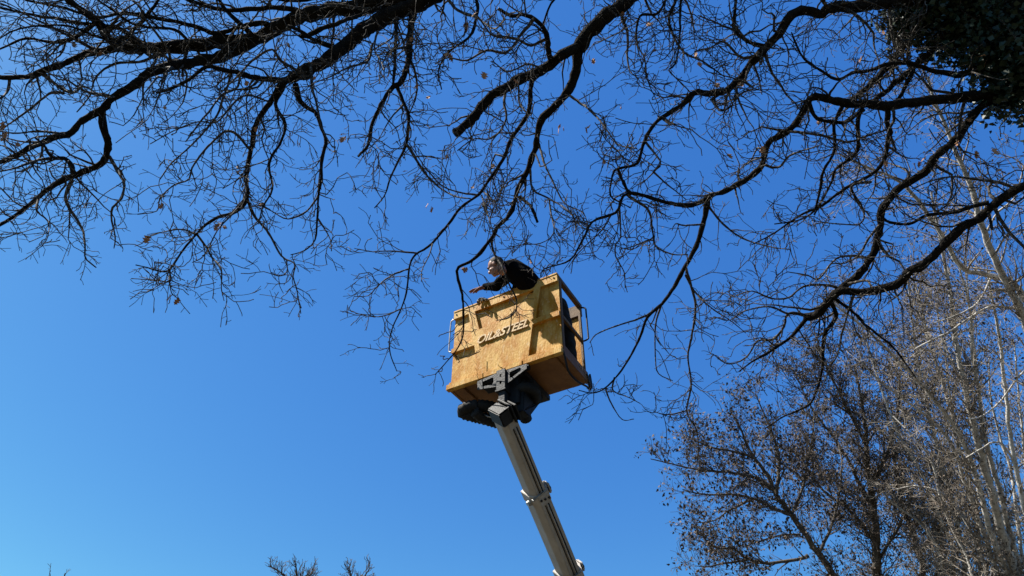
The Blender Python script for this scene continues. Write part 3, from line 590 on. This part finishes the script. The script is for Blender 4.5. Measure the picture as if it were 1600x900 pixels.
limb('G1c', 0, 3.9, 3, 1.4, [(946, 606), (955, 630), (972, 655), (990, 655)], 'G1', tw=.3)
limb('G2', 0, 4.0, 5, 2, [(1072, 420), (1080, 450), (1087, 480), (1082, 520), (1075, 558), (1080, 602), (1073, 642), (1087, 669), (1091, 695), (1089, 727)], 'G1')
limb('G2a', 0, 4.1, 3.5, 1.5, [(1032, 478), (1024, 510), (1024, 562), (1029, 584), (1051, 595)], 'G1', tw=.5)
limb('G2b', 0, 3.95, 3, 1.5, [(1073, 642), (1060, 645), (1040, 648), (1022, 643)], 'G2')
limb('G3', 0, 4.5, 6, 1.8, [(980, 303), (1000, 318), (1015, 332), (1020, 365), (1025, 385), (1050, 397), (1075, 398)], 'G')
limb('G3a', 0, 4.9, 7, 4, [(985, 303), (976, 290), (970, 275), (965, 262)], 'G')
limb('G3b', 0, 4.6, 4, 1.5, [(968, 325), (970, 370), (963, 380), (962, 400), (975, 425), (977, 450)], 'G')
limb('G3c', 0, 4.6, 3, 1.5, [(955, 335), (940, 360), (900, 400), (892, 427)], 'G')
limb('G3d', 0, 4.3, 3, 1.4, [(1021, 372), (990, 385), (975, 390)], 'G3')
limb('G4', 0, 6.0, 16, 9, [(1452, 8), (1430, 35), (1415, 65), (1390, 100), (1365, 127), (1345, 145), (1322, 162)], 'F')
limb('G5', 0, 6.1, 15, 9, [(1482, -12), (1486, 25), (1475, 55), (1455, 77), (1445, 87), (1420, 112), (1390, 137), (1360, 160)], 'F')
limb('G5a', 0, 6.1, 7, 6, [(1428, 105), (1422, 120), (1412, 140), (1403, 158)], 'G5')
limb('G6', 6.6, 5.6, 13, 3, [(1600, 85), (1545, 100), (1520, 110), (1495, 117), (1460, 112), (1440, 105), (1412, 98), (1385, 102), (1360, 110), (1330, 115), (1310, 124), (1282, 110), (1257, 92), (1245, 72), (1237, 50)], trunk_h=6.2)
limb('G7', 6.1, 4.8, 15, 13, [(1580, 140), (1535, 165), (1522, 180), (1500, 207), (1485, 227), (1460, 247), (1445, 270), (1417, 285), (1400, 297), (1380, 330), (1372, 365), (1362, 402), (1340, 430), (1315, 450), (1304, 460)], 'G')
limb('H', 4.4, 4.75, 16, 15, [(1660, 275), (1600, 292), (1575, 302), (1550, 322), (1532, 340), (1495, 360), (1470, 385), (1445, 410), (1425, 420), (1405, 440), (1385, 450), (1355, 455), (1325, 455), (1307, 457), (1292, 472), (1275, 492), (1257, 495)], trunk_h=4.0)
limb('H1', 0, 4.4, 6, 4.5, [(1545, 330), (1547, 345), (1550, 357)], 'H', blunt=True, tw=.1)
limb('H2', 0, 4.8, 8, 4, [(1548, 318), (1512, 325), (1487, 332), (1450, 336), (1420, 350), (1390, 347), (1372, 335)], 'H')
limb('H3', 0, 4.2, 6, 2, [(1590, 296), (1560, 285), (1520, 280), (1485, 276), (1450, 285), (1425, 295)], 'H')
limb('I', 0, 4.9, 9, 2, [(1387, 165), (1385, 195), (1392, 207), (1387, 225), (1380, 255), (1355, 277), (1320, 295), (1285, 320), (1250, 337), (1205, 367), (1175, 382)], 'G')
limb('I2', 0, 5.2, 8, 3, [(1350, 164), (1340, 187), (1341, 225), (1335, 242), (1305, 265), (1300, 282), (1285, 312), (1272, 335)], 'G')
limb('I3', 0, 5.0, 7, 2, [(1318, 162), (1302, 195), (1304, 235), (1287, 267), (1280, 300), (1272, 330), (1245, 345), (1210, 350)], 'G')
limb('I4', 0, 5.7, 7, 5, [(1265, 160), (1277, 185), (1312, 192), (1330, 185), (1350, 172)], 'G')
limb('I5', 0, 5.3, 5, 3, [(1230, 205), (1250, 206), (1287, 212), (1325, 222), (1355, 212), (1385, 203)], 'G')
limb('I6', 0, 5.1, 5, 2, [(1190, 255), (1215, 262), (1235, 242), (1265, 232), (1285, 225)], 'G')
limb('I7', 0, 4.7, 5, 1.6, [(1360, 285), (1330, 292), (1350, 330), (1343, 350), (1310, 350), (1270, 345)], 'I')
limb('J1', 0, 4.3, 8, 2, [(1262, 494), (1247, 515), (1232, 530), (1200, 552), (1180, 562), (1155, 580)], 'H')
limb('J2', 0, 4.5, 6, 1.8, [(1268, 494), (1232, 490), (1225, 510), (1205, 532), (1184, 533), (1167, 558), (1140, 569), (1113, 553)], 'H')
limb('J3', 0, 4.1, 8, 2, [(1296, 470), (1307, 495), (1290, 517), (1285, 550), (1286, 570), (1272, 622), (1250, 640), (1222, 652), (1195, 670)], 'H')
limb('J4', 0, 4.2, 7, 2.5, [(1300, 465), (1325, 482), (1340, 495), (1370, 522), (1390, 537), (1410, 560), (1430, 590)], 'H')
limb('J5', 0, 4.1, 5, 1.8, [(1335, 457), (1327, 482), (1317, 517), (1307, 557), (1290, 580)], 'H')
limb('J6', 0, 4.3, 4, 1.6, [(1281, 485), (1280, 515), (1275, 530), (1260, 535)], 'H')
limb('K1', 0, 4.7, 5, 1.8, [(1315, 450), (1287, 445), (1255, 448), (1232, 465), (1205, 466), (1175, 455), (1150, 462)], 'G7')
limb('K2', 0, 4.6, 5, 1.8, [(1362, 405), (1335, 400), (1305, 405), (1280, 435), (1262, 430), (1230, 425)], 'G7')
limb('K3', 0, 4.7, 5, 1.8, [(1375, 350), (1355, 375), (1345, 395), (1325, 410), (1300, 412)], 'G7')
limb('K4', 0, 4.5, 4, 1.6, [(1232, 490), (1200, 480), (1165, 485), (1140, 500), (1115, 495)], 'J2')
limb('K5', 0, 4.8, 4.5, 1.6, [(1108, 325), (1130, 350), (1160, 372), (1200, 385), (1235, 390)], 'G')
limb('K6', 0, 4.7, 4, 1.6, [(1100, 350), (1070, 352), (1055, 350), (1050, 360)], 'G1')
limb('K7', 0, 4.3, 4, 1.5, [(1071, 430), (1085, 455), (1110, 480), (1140, 500), (1165, 520)], 'G1')
# further limbs out of the picture overhead and behind
TRK = at_height(1604, 40, 6.9)[:2]; TRK = np.array([5.15, 3.35])
def traj(L):
    pts = np.array(L['pts'], float); seg = np.concatenate([[0], np.cumsum(np.linalg.norm(np.diff(pts, axis=0), axis=1))]); t = seg / seg[-1]
    h0 = L['h0']
    if L['parent']:
        Pp = LIMBS[L['parent']]; q2 = Pp['pp']; d = np.linalg.norm(q2[:, :2] - pts[0], axis=1); i = int(np.argmin(d)); h0 = q2[i, 2]; L['r_parent'] = Pp['R'][i]
    h = h0 + (L['h1'] - h0) * t
    # slow wander in height so that limbs are not planar
    h = h + .12 * np.sin(t * (3 + 5 * rng.random()) + rng.random() * 6) * np.minimum(1, t * 3)
    P = np.array([at_height(x, y, hh) for (x, y), hh in zip(pts, h)]); dep = (P - CAM) @ FW
    r = .5 * (L['w0'] + (L['w1'] - L['w0']) * t ** L.get('pw', .85)) * dep / FPX
    return P, r
oak = empty('oak_tree', (TRK[0], TRK[1], 0), 'large bare oak whose dark limbs spread across the top of the picture', 'tree')
limb_objs = []; allP = []; allR = []; limb_len = []
def proj(P):
    q2 = P - CAM; d = q2 @ FW; return np.stack([800 + FPX * (q2 @ RT) / d, 450 - FPX * (q2 @ UP) / d], -1)
for name, L in LIMBS.items():
    P, r = traj(L); r = r * (.86 if L['w0'] > 9 else .92)
    P, r = smooth_path(P, .06, r)
    if L['trunk_h'] is not None:
        T0 = np.array([TRK[0], TRK[1], CAMH + L['trunk_h'] - .3]); mid = (T0 + P[0]) / 2 + np.array([0, 0, .25]); d0 = norm(P[0] - P[2]); mid = P[0] + d0 * np.linalg.norm(T0 - P[0]) * .35 + (T0 - P[0]) * .2 + np.array([0, 0, .1])
        tt = np.linspace(0, 1, max(4, int(np.linalg.norm(T0 - P[0]) / .12)))[:, None]; Q = (1 - tt) ** 2 * T0 + 2 * tt * (1 - tt) * mid + tt ** 2 * P[0]
        P = np.vstack([Q[:-1], P]); r = np.concatenate([np.linspace(max(r[0] * 1.35, .06), r[0], len(Q))[:-1], r])
    hh = P[:, 2] - CAMH; L['pp'] = np.column_stack([proj(P), hh]); L['R'] = r
    n = len(P)
    # gnarl: kinks and knots, small against the width
    jit = rng.standard_normal((n, 3)); jit = (jit + np.roll(jit, 1, 0) + np.roll(jit, -1, 0)) / 1.7; P = P + jit * np.minimum(r * .22, .006)[:, None]; P[0] -= 0
    r = r * (1 + .09 * rng.standard_normal(n))
    sides = 14 if r.max() > .06 else (9 if r.max() > .025 else 6)
    V, F, T = tubes(P[None], r[None], sides, lump=.06 if r.max() > .03 else .03, cap=True)
    if not L['blunt']: pass
    F = np.vstack([F, np.column_stack([T, T[:, 2]])]) if False else F
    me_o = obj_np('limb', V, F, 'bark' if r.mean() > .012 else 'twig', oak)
    if L['blunt']:
        pass
    # close the end with a small cone of triangles
    bmx = bmesh.new(); bmx.from_mesh(me_o.data); bmx.verts.ensure_lookup_table()
    for t_ in T: bmx.faces.new([bmx.verts[i] for i in t_])
    loose = [v for v in bmx.verts if not v.link_faces]; bmesh.ops.delete(bmx, geom=loose, context='VERTS'); bmx.to_mesh(me_o.data); bmx.free()
    limb_objs.append(me_o); allP.append(P); allR.append(r); limb_len.append(L)
def inside(P):   # keep what can come near the frame
    p = proj(P); return (p[:, 0] > -150) & (p[:, 0] < 1750) & (p[:, 1] > -150) & (p[:, 1] < 1000)
leafspots = []
for o, P, r, L in zip(limb_objs, allP, allR, limb_len):
    if L['blunt'] and L['tw'] < .3: continue
    k = inside(P)
    if k.sum() < 3: continue
    P = P[k]; r = r[k]; tw = L['tw']
    fac = 1.0 if r.mean() < .03 else .8
    big = r.mean() > .017 and tw > .5
    sP, sR = [P], [r]; V0 = None
    if big:
        p0, r0 = grow([P], [r], .42, .55, 1.5, 9, ang=(35, 80), wig=.34, bias=(-.02, .02, -.01), rk=.5, rmax=.020, rtip=.005, tmin=.1, taper=.3, rref=.038)
        if len(p0): sP = [P] + list(p0); sR = [r] + list(r0); V0 = (p0, r0)
    p1, r1 = grow(sP, sR, (.25 if big else .19) / tw, .3, .95, 8, ang=(30, 75), wig=.30, bias=(-.01, .01, -.01), rk=.6, rmax=.013, rtip=.0040, tmin=.06, taper=.3, rref=.011)
    # the tip of the limb goes on as a few twigs
    p2, r2 = grow(p1, r1, .125, .10, .45, 6, ang=(30, 65), wig=.24, bias=(0, 0, 0), rk=.75, rmax=.0070, rtip=.0033, tmin=.15, taper=.5)
    p2b, r2b = grow([P], [r], .12 / tw, .08, .38, 6, ang=(35, 80), wig=.24, rk=.5, rmax=.0070, rtip=.0033, tmin=.1, taper=.3)
    if len(p2b): p2 = np.vstack([p2, p2b]); r2 = np.vstack([r2, r2b])
    p3, r3 = grow(p2, r2, .095, .04, .14, 3, ang=(30, 75), wig=.2, rk=.8, rmax=.0042, rtip=.0027, tmin=.2, taper=.3)
    Vs = []; Fs = []; b = 0
    for pp, rr, sd in (V0 or (p1[:0], r1[:0])) + (6,), (p1, r1, 5), (p2, r2, 4), (p3, r3, 3):
        if len(pp) == 0: continue
        V, F = tubes(pp, rr, sd); Vs.append(V); Fs.append(F + b); b += len(V)
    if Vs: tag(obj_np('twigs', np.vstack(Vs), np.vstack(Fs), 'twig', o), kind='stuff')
    if len(p2): leafspots.append(p2[:, -1])
leafspots = np.vstack(leafspots)
# trunk
tp = [np.array([TRK[0] + .10, TRK[1] + .1, -.2]), np.array([TRK[0] + .06, TRK[1], 1.2]), np.array([TRK[0], TRK[1], 3.5]), np.array([TRK[0] - .02, TRK[1] - .03, 6]), np.array([TRK[0] + .03, TRK[1], 8]), np.array([TRK[0] + .02, TRK[1] - .1, 10]), np.array([TRK[0] - .1, TRK[1] - .1, 12.5]), np.array([TRK[0] - .3, TRK[1], 15])]
P, r = smooth_path(tp, .15, [.62, .45, .38, .34, .30, .24, .15, .04]); V, F = tubes(P[None], (r * (1 + .04 * rng.standard_normal(len(r))))[None], 20, lump=.04)
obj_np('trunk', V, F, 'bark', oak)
# dry oak leaves: lobed and curled
def leaf_mesh(seed):
    rr = random.Random(seed); pts = []; n = 9
    bm = bmesh.new(); left = []; right = []; mid = []
    for i in range(n):
        t = i / (n - 1); wv = math.sin(math.pi * min(1, t * .9 + .08)) ** .7 * .32 * (1 + .42 * (-1) ** i) ; 
        if i in (0, n - 1): wv = .02
        cz = .55 * math.sin(t * 2.2 + rr.random() * .4) ; mid.append(bm.verts.new((t, 0, -cz * t))); lift_ = .12 + .2 * rr.random()
        left.append(bm.verts.new((t - .03, wv, -cz * t + lift_ * wv * 2))); right.append(bm.verts.new((t - .03, -wv, -cz * t + lift_ * wv * 1.4)))
    for i in range(n - 1):
        bm.faces.new((mid[i], mid[i + 1], left[i + 1], left[i])); bm.faces.new((mid[i + 1], mid[i], right[i], right[i + 1]))
    me = bpy.data.meshes.new('dry_leaf'); bm.to_mesh(me); bm.free(); me.materials.append(M['dead_leaf']); return me
LM = [leaf_mesh(i) for i in range(4)]
marked = [(150, 40), (153, 70), (146, 80), (158, 78), (10, 207), (4, 190), (8, 215), (1137, 240), (1188, 232), (1190, 229), (728, 42), (732, 38), (757, 113), (920, 88), (926, 92), (876, 195), (872, 200), (880, 199), (920, 197), (917, 200), (345, 348), (352, 352), (340, 350), (267, 462), (280, 466), (232, 368), (597, 115), (609, 113), (540, 212), (536, 214), (700, 240), (1147, 64), (1132, 62), (1090, 98), (1119, 130), (970, 20), (1550, 232), (1560, 264), (1525, 236), (562, 38), (646, 68), (638, 64), (725, 417), (730, 418), (829, 405), (1345, 90), (1540, 95), (1530, 88), (1436, 252), (1442, 248), (1430, 255), (1500, 183), (1512, 186), (635, 267), (668, 318), (677, 325), (700, 82), (702, 85), (1012, 35), (1156, 128), (537, 208), (575, 112), (670, 150), (1215, 35)]
ALLPP = np.vstack([L['pp'] for L in limb_len])
def place_leaf(p, s):
    o = bpy.data.objects.new('dry_leaf', random.choice(LM)); o.scale = (s, s, s); o.rotation_euler = (random.uniform(-.6, .6), R(random.uniform(40, 110)), random.uniform(0, 6.28))
    o.location = Vector(p) - Vector((TRK[0], TRK[1], 0)); link(o, oak)
for x, y in marked:
    i = int(np.argmin(np.hypot(ALLPP[:, 0] - x, ALLPP[:, 1] - y))); place_leaf(at_height(x, y, ALLPP[i, 2] - .03), random.uniform(.06, .095))
pr_ = proj(leafspots); ok = np.where((pr_[:, 0] > 0) & (pr_[:, 0] < 1600) & (pr_[:, 1] > 0) & (pr_[:, 1] < 330))[0]
for i in rng.choice(ok, 40, replace=False): place_leaf(leafspots[i], random.uniform(.045, .085))

# ------------------------------------------------------------------ ivy on the oak trunk and limb bases
ivy = empty('ivy_plant', (TRK[0] + .4, TRK[1] - .3, 0), 'dense dark evergreen ivy wrapped round the oak trunk in the top right corner', 'climber')
def hpt(x, y, h): return at_height(x, y, h)
def leaf_cloud(centres, size, droop=.3, wd=.5):
    n = len(centres); a = norm(rng.standard_normal((n, 3)) + np.array([0, 0, -droop])); b = norm(np.cross(a, rng.standard_normal((n, 3)))); c = np.cross(a, b)
    s = (size[0] + (size[1] - size[0]) * rng.random(n))[:, None]
    # pointed leaf folded on its midrib: 6 vertices, 4 quads as 2 quads
    v = [centres, centres + a * s * .35 + b * s * wd + c * s * .14, centres + a * s, centres + a * s * .35 - b * s * wd + c * s * .14, centres + a * s * .45]
    V = np.stack(v, 1).reshape(-1, 3); i = (np.arange(n) * 5)[:, None]
    F = np.vstack([i + np.array([[0, 1, 4]]), i + np.array([[1, 2, 4]]), i + np.array([[2, 3, 4]]), i + np.array([[3, 0, 4]])])
    return V, F
cs = []
def clumps(p0, p1, rad, n, m, sp):
    t = rng.random(n)[:, None]; c = p0 * (1 - t) + p1 * t + norm(rng.standard_normal((n, 3))) * (rad * rng.uniform(.3, 1, n))[:, None]
    cs.append((c[:, None, :] + rng.standard_normal((n, m, 3)) * sp).reshape(-1, 3))
T3 = lambda z: np.array([TRK[0], TRK[1], z])
clumps(T3(1.5), T3(10.5), .62, 520, 22, .12)
clumps(T3(7.8), T3(10), .85, 260, 24, .12)
clumps(hpt(1440, 0, 7.5), hpt(1640, -10, 7.6), .32, 170, 24, .10)
clumps(hpt(1580, 60, 7), hpt(1610, 150, 6.2), .20, 90, 22, .09)
clumps(hpt(1400, 5, 7.3), T3(8.6), .28, 90, 20, .09)
clumps(hpt(1400, 25, 7.4), hpt(1470, 15, 7.4), .20, 70, 20, .09)
clumps(hpt(1405, 65, 7.0), hpt(1430, 20, 7.3), .12, 34, 16, .06)
clumps(hpt(1450, 70, 7.0), hpt(1570, 70, 6.8), .14, 48, 18, .08)
clumps(hpt(1470, 30, 7.4), hpt(1600, 20, 7.2), .30, 150, 20, .10)
clumps(hpt(1560, 150, 6.2), hpt(1625, 145, 6.0), .20, 50, 20, .08)
clumps(hpt(1545, 110, 6.4), hpt(1620, 100, 6.3), .26, 80, 20, .10)
clumps(hpt(1510, 90, 6.5), hpt(1560, 100, 6.5), .1, 24, 14, .07)
V, F = leaf_cloud(np.vstack(cs), (.035, .075)); 
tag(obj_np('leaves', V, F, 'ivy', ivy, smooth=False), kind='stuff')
stp = []
for k in range(7):
    a0 = k * .9; stp.append(np.array([[TRK[0] + (.42 - .015 * z) * math.cos(a0 + .25 * z), TRK[1] + (.42 - .015 * z) * math.sin(a0 + .25 * z), z - .2] for z in np.linspace(0, 10, 30)]))
V, F = tubes(np.array(stp), np.tile(np.linspace(.03, .008, 30), (7, 1)), 6); obj_np('stem', V, F, 'grey_twig', ivy)

# ------------------------------------------------------------------ trees behind
def bg_tree(name, label, depth, stems, barkm, twigm, l1=(.5, 1.7), sp1=.26, sp2=.16, sp3=.10, leaf=0, lsize=(.03, .06), group='trees behind the lift', up=(0, 0, .05), trunk_to=None, rmin=.004, l2=(.2, .7), cut=None, ang=(25, 55)):
    """stems: list of (w0, w1, ddepth, pts from the lower end)"""
    st = []
    for (w0, w1, dd, pts) in stems:
        t = np.linspace(0, 1, len(pts)); dep = depth + dd * t + .25 * np.sin(t * 5 + rng.random() * 6) * t
        P = np.array([at_depth(x, y, d) for (x, y), d in zip(pts, dep)]); r = .5 * (.90 if barkm == 'pale_bark' else .76) * (w0 + (w1 - w0) * t) * dep / FPX; st.append([P, r])
    main = st[0][0][0]; b0 = np.array([main[0], main[1] + .2, 0.]); root = empty('tree' if name is None else name, tuple(b0), label, 'tree', group)
    # carry the lowest stem down to the ground
    for i, s in enumerate(stems):
        P, r = st[i]
        if s[3][0][1] >= 890:
            base = b0 + np.array([(P[0][0] - main[0]) * .3 + random.uniform(-.1, .1) * (i > 0), random.uniform(-.1, .1) * (i > 0), -.15]); mid = (P[0] + base) / 2 + (P[0] - P[1]) * .25; mid[2] = (P[0][2] + base[2]) / 2
            P = np.vstack([base, mid, P]); r = np.concatenate([[r[0] * 1.7, r[0] * 1.25], r])
        P, r = smooth_path(P, .14, r); P = P + rng.standard_normal(P.shape) * np.minimum(r * .2, .012)[:, None]
        sides = 12 if r.max() > .08 else 7
        V, F = tubes(P[None], np.maximum(r, rmin)[None], sides, lump=.04); o = obj_np('trunk' if s[3][0][1] >= 890 else 'limb', V, F, barkm, root); st[i] = [P, r]
    Ps = []; Rs = []
    for P, r in st:
        k = inside(P)
        if k.sum() > 2: Ps.append(P[k]); Rs.append(r[k])
    p1, r1 = grow(Ps, Rs, sp1, l1[0], l1[1], 10, ang=ang, wig=.14, bias=up, rk=.5, rmax=.02, rtip=rmin, tmin=.0, taper=.45)
    p2, r2 = grow(p1, r1, sp2, l2[0], l2[1], 7, ang=(25, 60), wig=.16, bias=up, rk=.6, rmax=.010, rtip=rmin * .85, tmin=.1, taper=.5)
    if cut is not None:
        k = cut(proj(p2[:, -1])); p2 = p2[k]; r2 = r2[k]
    p3, r3 = grow(p2, r2, sp3, .08, .3, 4, ang=(25, 65), wig=.15, bias=up, rk=.8, rmax=.006, rtip=rmin * .75, tmin=.15, taper=.3)
    Vs = []; Fs = []; b = 0
    for pp, rr, sd in ((p1, r1, 5), (p2, r2, 3), (p3, r3, 3)):
        V, F = tubes(pp, rr, sd); Vs.append(V); Fs.append(F + b); b += len(V)
    tag(obj_np('twigs', np.vstack(Vs), np.vstack(Fs), twigm, root), kind='stuff')
    if leaf:
        ends = np.vstack([p3[:, -1], p3[:, 2], p2[:, -1], p2[:, 4]]); n = int(len(ends) * leaf); c = ends[rng.choice(len(ends), n, replace=True)] + rng.standard_normal((n, 3)) * .045
        V, F = leaf_cloud(c, lsize, 1.2, .3); tag(obj_np('seed_clusters', V, F, 'seed', root, smooth=False), kind='stuff')
    return root
bg_tree('alder_tree', 'dark leafy-twigged tree reaching left at the lower right, nearest the boom', 14.5, [
    (15, 2, 0, [(1335, 960), (1300, 895), (1275, 860), (1237, 805), (1213, 773), (1200, 743), (1180, 717), (1165, 690), (1155, 665), (1140, 640)]),
    (6, 2, -1, [(1180, 717), (1153, 707), (1117, 700), (1090, 690), (1072, 680)]),
    (8, 2, -1.5, [(1207, 765), (1190, 752), (1167, 743), (1133, 737), (1105, 736), (1080, 732), (1050, 725), (1017, 717)]),
    (8, 2, -1, [(1233, 803), (1210, 795), (1187, 783), (1165, 776), (1143, 773), (1107, 773), (1085, 770), (1067, 765)]),
    (5, 2, -1, [(1175, 780), (1150, 792), (1135, 800), (1117, 813), (1087, 817)]),
    (8, 2, -1, [(1262, 868), (1250, 873), (1200, 880), (1167, 873), (1147, 857), (1125, 857), (1107, 847), (1090, 827)]),
    (5, 2, -1, [(1250, 835), (1217, 837), (1190, 845), (1160, 853), (1140, 840)]),
    (5, 2, -1, [(1167, 876), (1133, 880), (1110, 885), (1093, 885)]),
    (8, 2, 1, [(1213, 773), (1217, 720), (1208, 680), (1195, 650), (1180, 615)]),
    (7, 2, 1, [(1237, 805), (1255, 760), (1262, 720), (1270, 680), (1272, 640)]),
    (7, 2, 1, [(1280, 865), (1300, 820), (1310, 780), (1315, 730), (1310, 690)]),
    ], 'grey_bark', 'grey_twig', l1=(.3, .95), sp1=.085, sp2=.095, sp3=.09, leaf=.6, lsize=(.045, .09), up=(0, 0, .04))
bg_tree('alder_tree', 'upright dark-trunked tree among the brown thicket at bottom right', 17, [
    (19, 3, 0, [(1378, 930), (1370, 880), (1368, 820), (1362, 780), (1355, 720), (1352, 670), (1345, 620), (1335, 570)]),
    (8, 2, 0, [(1368, 800), (1345, 760), (1325, 720), (1300, 680), (1270, 640), (1250, 600), (1235, 570)]),
    (8, 2, 0, [(1362, 760), (1385, 710), (1400, 660), (1405, 610), (1400, 560)]),
    (8, 2, 0, [(1368, 850), (1330, 800), (1290, 770), (1260, 730), (1235, 700)]),
    (7, 2, 0, [(1355, 700), (1330, 650), (1310, 610), (1290, 570), (1280, 540)]),
    (7, 2, 0, [(1370, 880), (1400, 830), (1420, 790), (1430, 740)]),
    ], 'grey_bark', 'grey_twig', l1=(.6, 2.0), sp1=.085, sp2=.115, sp3=.12, leaf=.9, lsize=(.035, .075), rmin=.007)
bg_tree('ash_tree', 'slim dark tree standing just left of the pale multi-stemmed tree', 18, [
    (14, 4, 0, [(1450, 940), (1442, 890), (1437, 870), (1425, 830), (1410, 790), (1402, 750), (1395, 700), (1385, 640)]),
    (7, 2, 0, [(1437, 870), (1460, 820), (1470, 780), (1465, 730), (1450, 690)]),
    (6, 2, 0, [(1480, 930), (1475, 880), (1470, 830), (1472, 790), (1480, 740)]),
    (6, 2, 0, [(1410, 790), (1380, 750), (1350, 730), (1320, 690)]),
    ], 'grey_bark', 'pale_twig', l1=(.6, 1.9), sp1=.09, sp2=.13, sp3=.13, leaf=1.2, lsize=(.035, .075), rmin=.007)
bg_tree('ash_tree', 'pale-barked tree with a fan of sunlit stems rising at the right edge', 12.5, [
    (17, 3, -.5, [(1592, 930), (1585, 895), (1565, 830), (1545, 750), (1525, 680), (1510, 620), (1495, 540), (1485, 460), (1470, 380), (1455, 300)]),
    (11, 2.5, -1, [(1578, 925), (1572, 890), (1550, 840), (1530, 760), (1510, 700), (1480, 650), (1440, 600), (1400, 560), (1360, 520), (1310, 480), (1290, 462)]),
    (9, 2.5, .5, [(1565, 925), (1558, 895), (1535, 830), (1510, 760), (1490, 700), (1460, 660), (1420, 630), (1380, 600), (1340, 560)]),
    (11, 3, -.5, [(1600, 925), (1593, 890), (1580, 840), (1560, 760), (1540, 690), (1530, 620), (1520, 560), (1515, 480), (1500, 420)]),
    (8, 2, 1, [(1548, 925), (1542, 895), (1525, 850), (1500, 800), (1470, 770), (1430, 760), (1400, 765)]),
    (5, 2, 0, [(1497, 680), (1470, 590), (1450, 530), (1440, 480), (1425, 430)]),
    (4, 2, 0, [(1520, 640), (1490, 570), (1470, 520), (1462, 470)]),
    (7, 2, 1, [(1603, 925), (1598, 880), (1588, 800), (1580, 740), (1562, 680), (1548, 620), (1545, 560)]),
    (6, 2, 1.5, [(1530, 925), (1515, 880), (1490, 830), (1470, 780), (1455, 720), (1425, 680), (1395, 650)]),
    ], 'pale_bark', 'pale_twig', l1=(.4, 1.5), sp1=.13, sp2=.13, sp3=.12, leaf=.8, lsize=(.03, .06), rmin=.005)
bg_tree('ash_tree', 'pale thicket of many thin upright stems behind the fan of sunlit stems', 16, [
    (9, 2, 0, [(1515, 930), (1508, 880), (1490, 800), (1470, 720), (1450, 640), (1435, 570), (1425, 500), (1418, 430)]),
    (7, 2, 0, [(1540, 930), (1532, 860), (1520, 780), (1500, 700), (1485, 620), (1478, 560), (1475, 500)]),
    (7, 2, 0, [(1500, 930), (1488, 860), (1465, 800), (1440, 740), (1410, 690), (1385, 630), (1365, 570), (1350, 520)]),
    (6, 2, 0, [(1560, 930), (1556, 860), (1550, 780), (1540, 690), (1528, 600), (1520, 520), (1512, 450), (1508, 380)]),
    (6, 2, 0, [(1485, 930), (1470, 870), (1440, 820), (1400, 790), (1370, 760)]),
    (6, 2, 0, [(1618, 930), (1612, 860), (1604, 760), (1598, 680), (1590, 600), (1585, 540)]),
    ], 'pale_bark', 'pale_twig', l1=(.4, 1.6), sp1=.12, sp2=.14, sp3=.13, leaf=.9, lsize=(.035, .07), rmin=.006)
bg_tree('ash_tree', 'thin pale tree leaning up along the right edge of the picture', 11, [
    (10, 3, 0, [(1640, 950), (1622, 870), (1600, 790), (1585, 720), (1575, 650), (1567, 570), (1560, 517), (1550, 465), (1542, 420)]),
    (4, 2, 0, [(1585, 720), (1560, 690), (1535, 700), (1510, 715)]),
    (4, 2, 0, [(1650, 560), (1600, 580), (1565, 625), (1535, 650), (1510, 655)]),
    ], 'pale_bark', 'pale_twig', l1=(.3, 1.1), sp1=.3, sp2=.16, sp3=.14, leaf=.5, lsize=(.03, .07), rmin=.004)
bg_tree('ash_tree', 'tall pale-barked tree crossing behind the dark oak limb at the right edge', 10, [
    (15, 4, -.8, [(1700, 905), (1665, 700), (1620, 550), (1600, 500), (1580, 455), (1555, 405), (1537, 365), (1530, 345), (1520, 295), (1505, 262), (1490, 230), (1475, 190), (1462, 165), (1450, 120)]),
    (11, 2.5, -.8, [(1600, 470), (1585, 445), (1550, 430), (1505, 420), (1482, 385), (1457, 345), (1425, 302), (1400, 280), (1370, 267), (1340, 255), (1310, 240)]),
    (5, 2, -.3, [(1600, 480), (1575, 480), (1545, 480), (1510, 500), (1480, 520), (1455, 532), (1430, 545)]),
    (3.5, 2, -.3, [(1550, 430), (1530, 470), (1500, 490), (1460, 505)]),
    (4, 2, -.3, [(1540, 365), (1560, 330), (1585, 310), (1600, 260)]),
    ], 'pale_bark', 'pale_twig', l1=(.3, 1.2), sp1=.12, sp2=.13, sp3=.12, leaf=.7, lsize=(.022, .05), rmin=.004)
for lab, stems in (('distant bare treetop peeping over the bottom edge, left of the other distant top', [(8, 2, 0, [(470, 960), (467, 930), (465, 905), (461, 876)]), (4, 2, 0, [(467, 925), (450, 905), (432, 890), (420, 884)]), (4, 2, 0, [(467, 925), (480, 905), (490, 893)])]),
                   ('distant bare treetop peeping over the bottom edge, nearest the boom', [(7, 2, 0, [(562, 960), (558, 930), (550, 905), (545, 885)]), (4, 2, 0, [(558, 925), (570, 900), (578, 888)])]),
                   ('pair of tiny bare tips in the bottom left corner of the sky', [(4, 2, 0, [(85, 960), (80, 920), (78, 896)]), (3, 2, 0, [(84, 950), (95, 920), (102, 896)])])):
    bg_tree('bare_tree', lab, 30, stems, 'grey_bark', 'grey_twig', l1=(.2, 1.0 if 'tiny' not in lab else .3), sp1=.11 if 'tiny' not in lab else .4, sp2=.16, sp3=.2, group='distant treetops', rmin=.012, l2=(.2, .6), up=(0, 0, .10))
print('tris', sum(len(m.polygons) for m in bpy.data.meshes if m.users) * 2, 'objs', len(bpy.data.objects), 'leaves', len(leafspots))
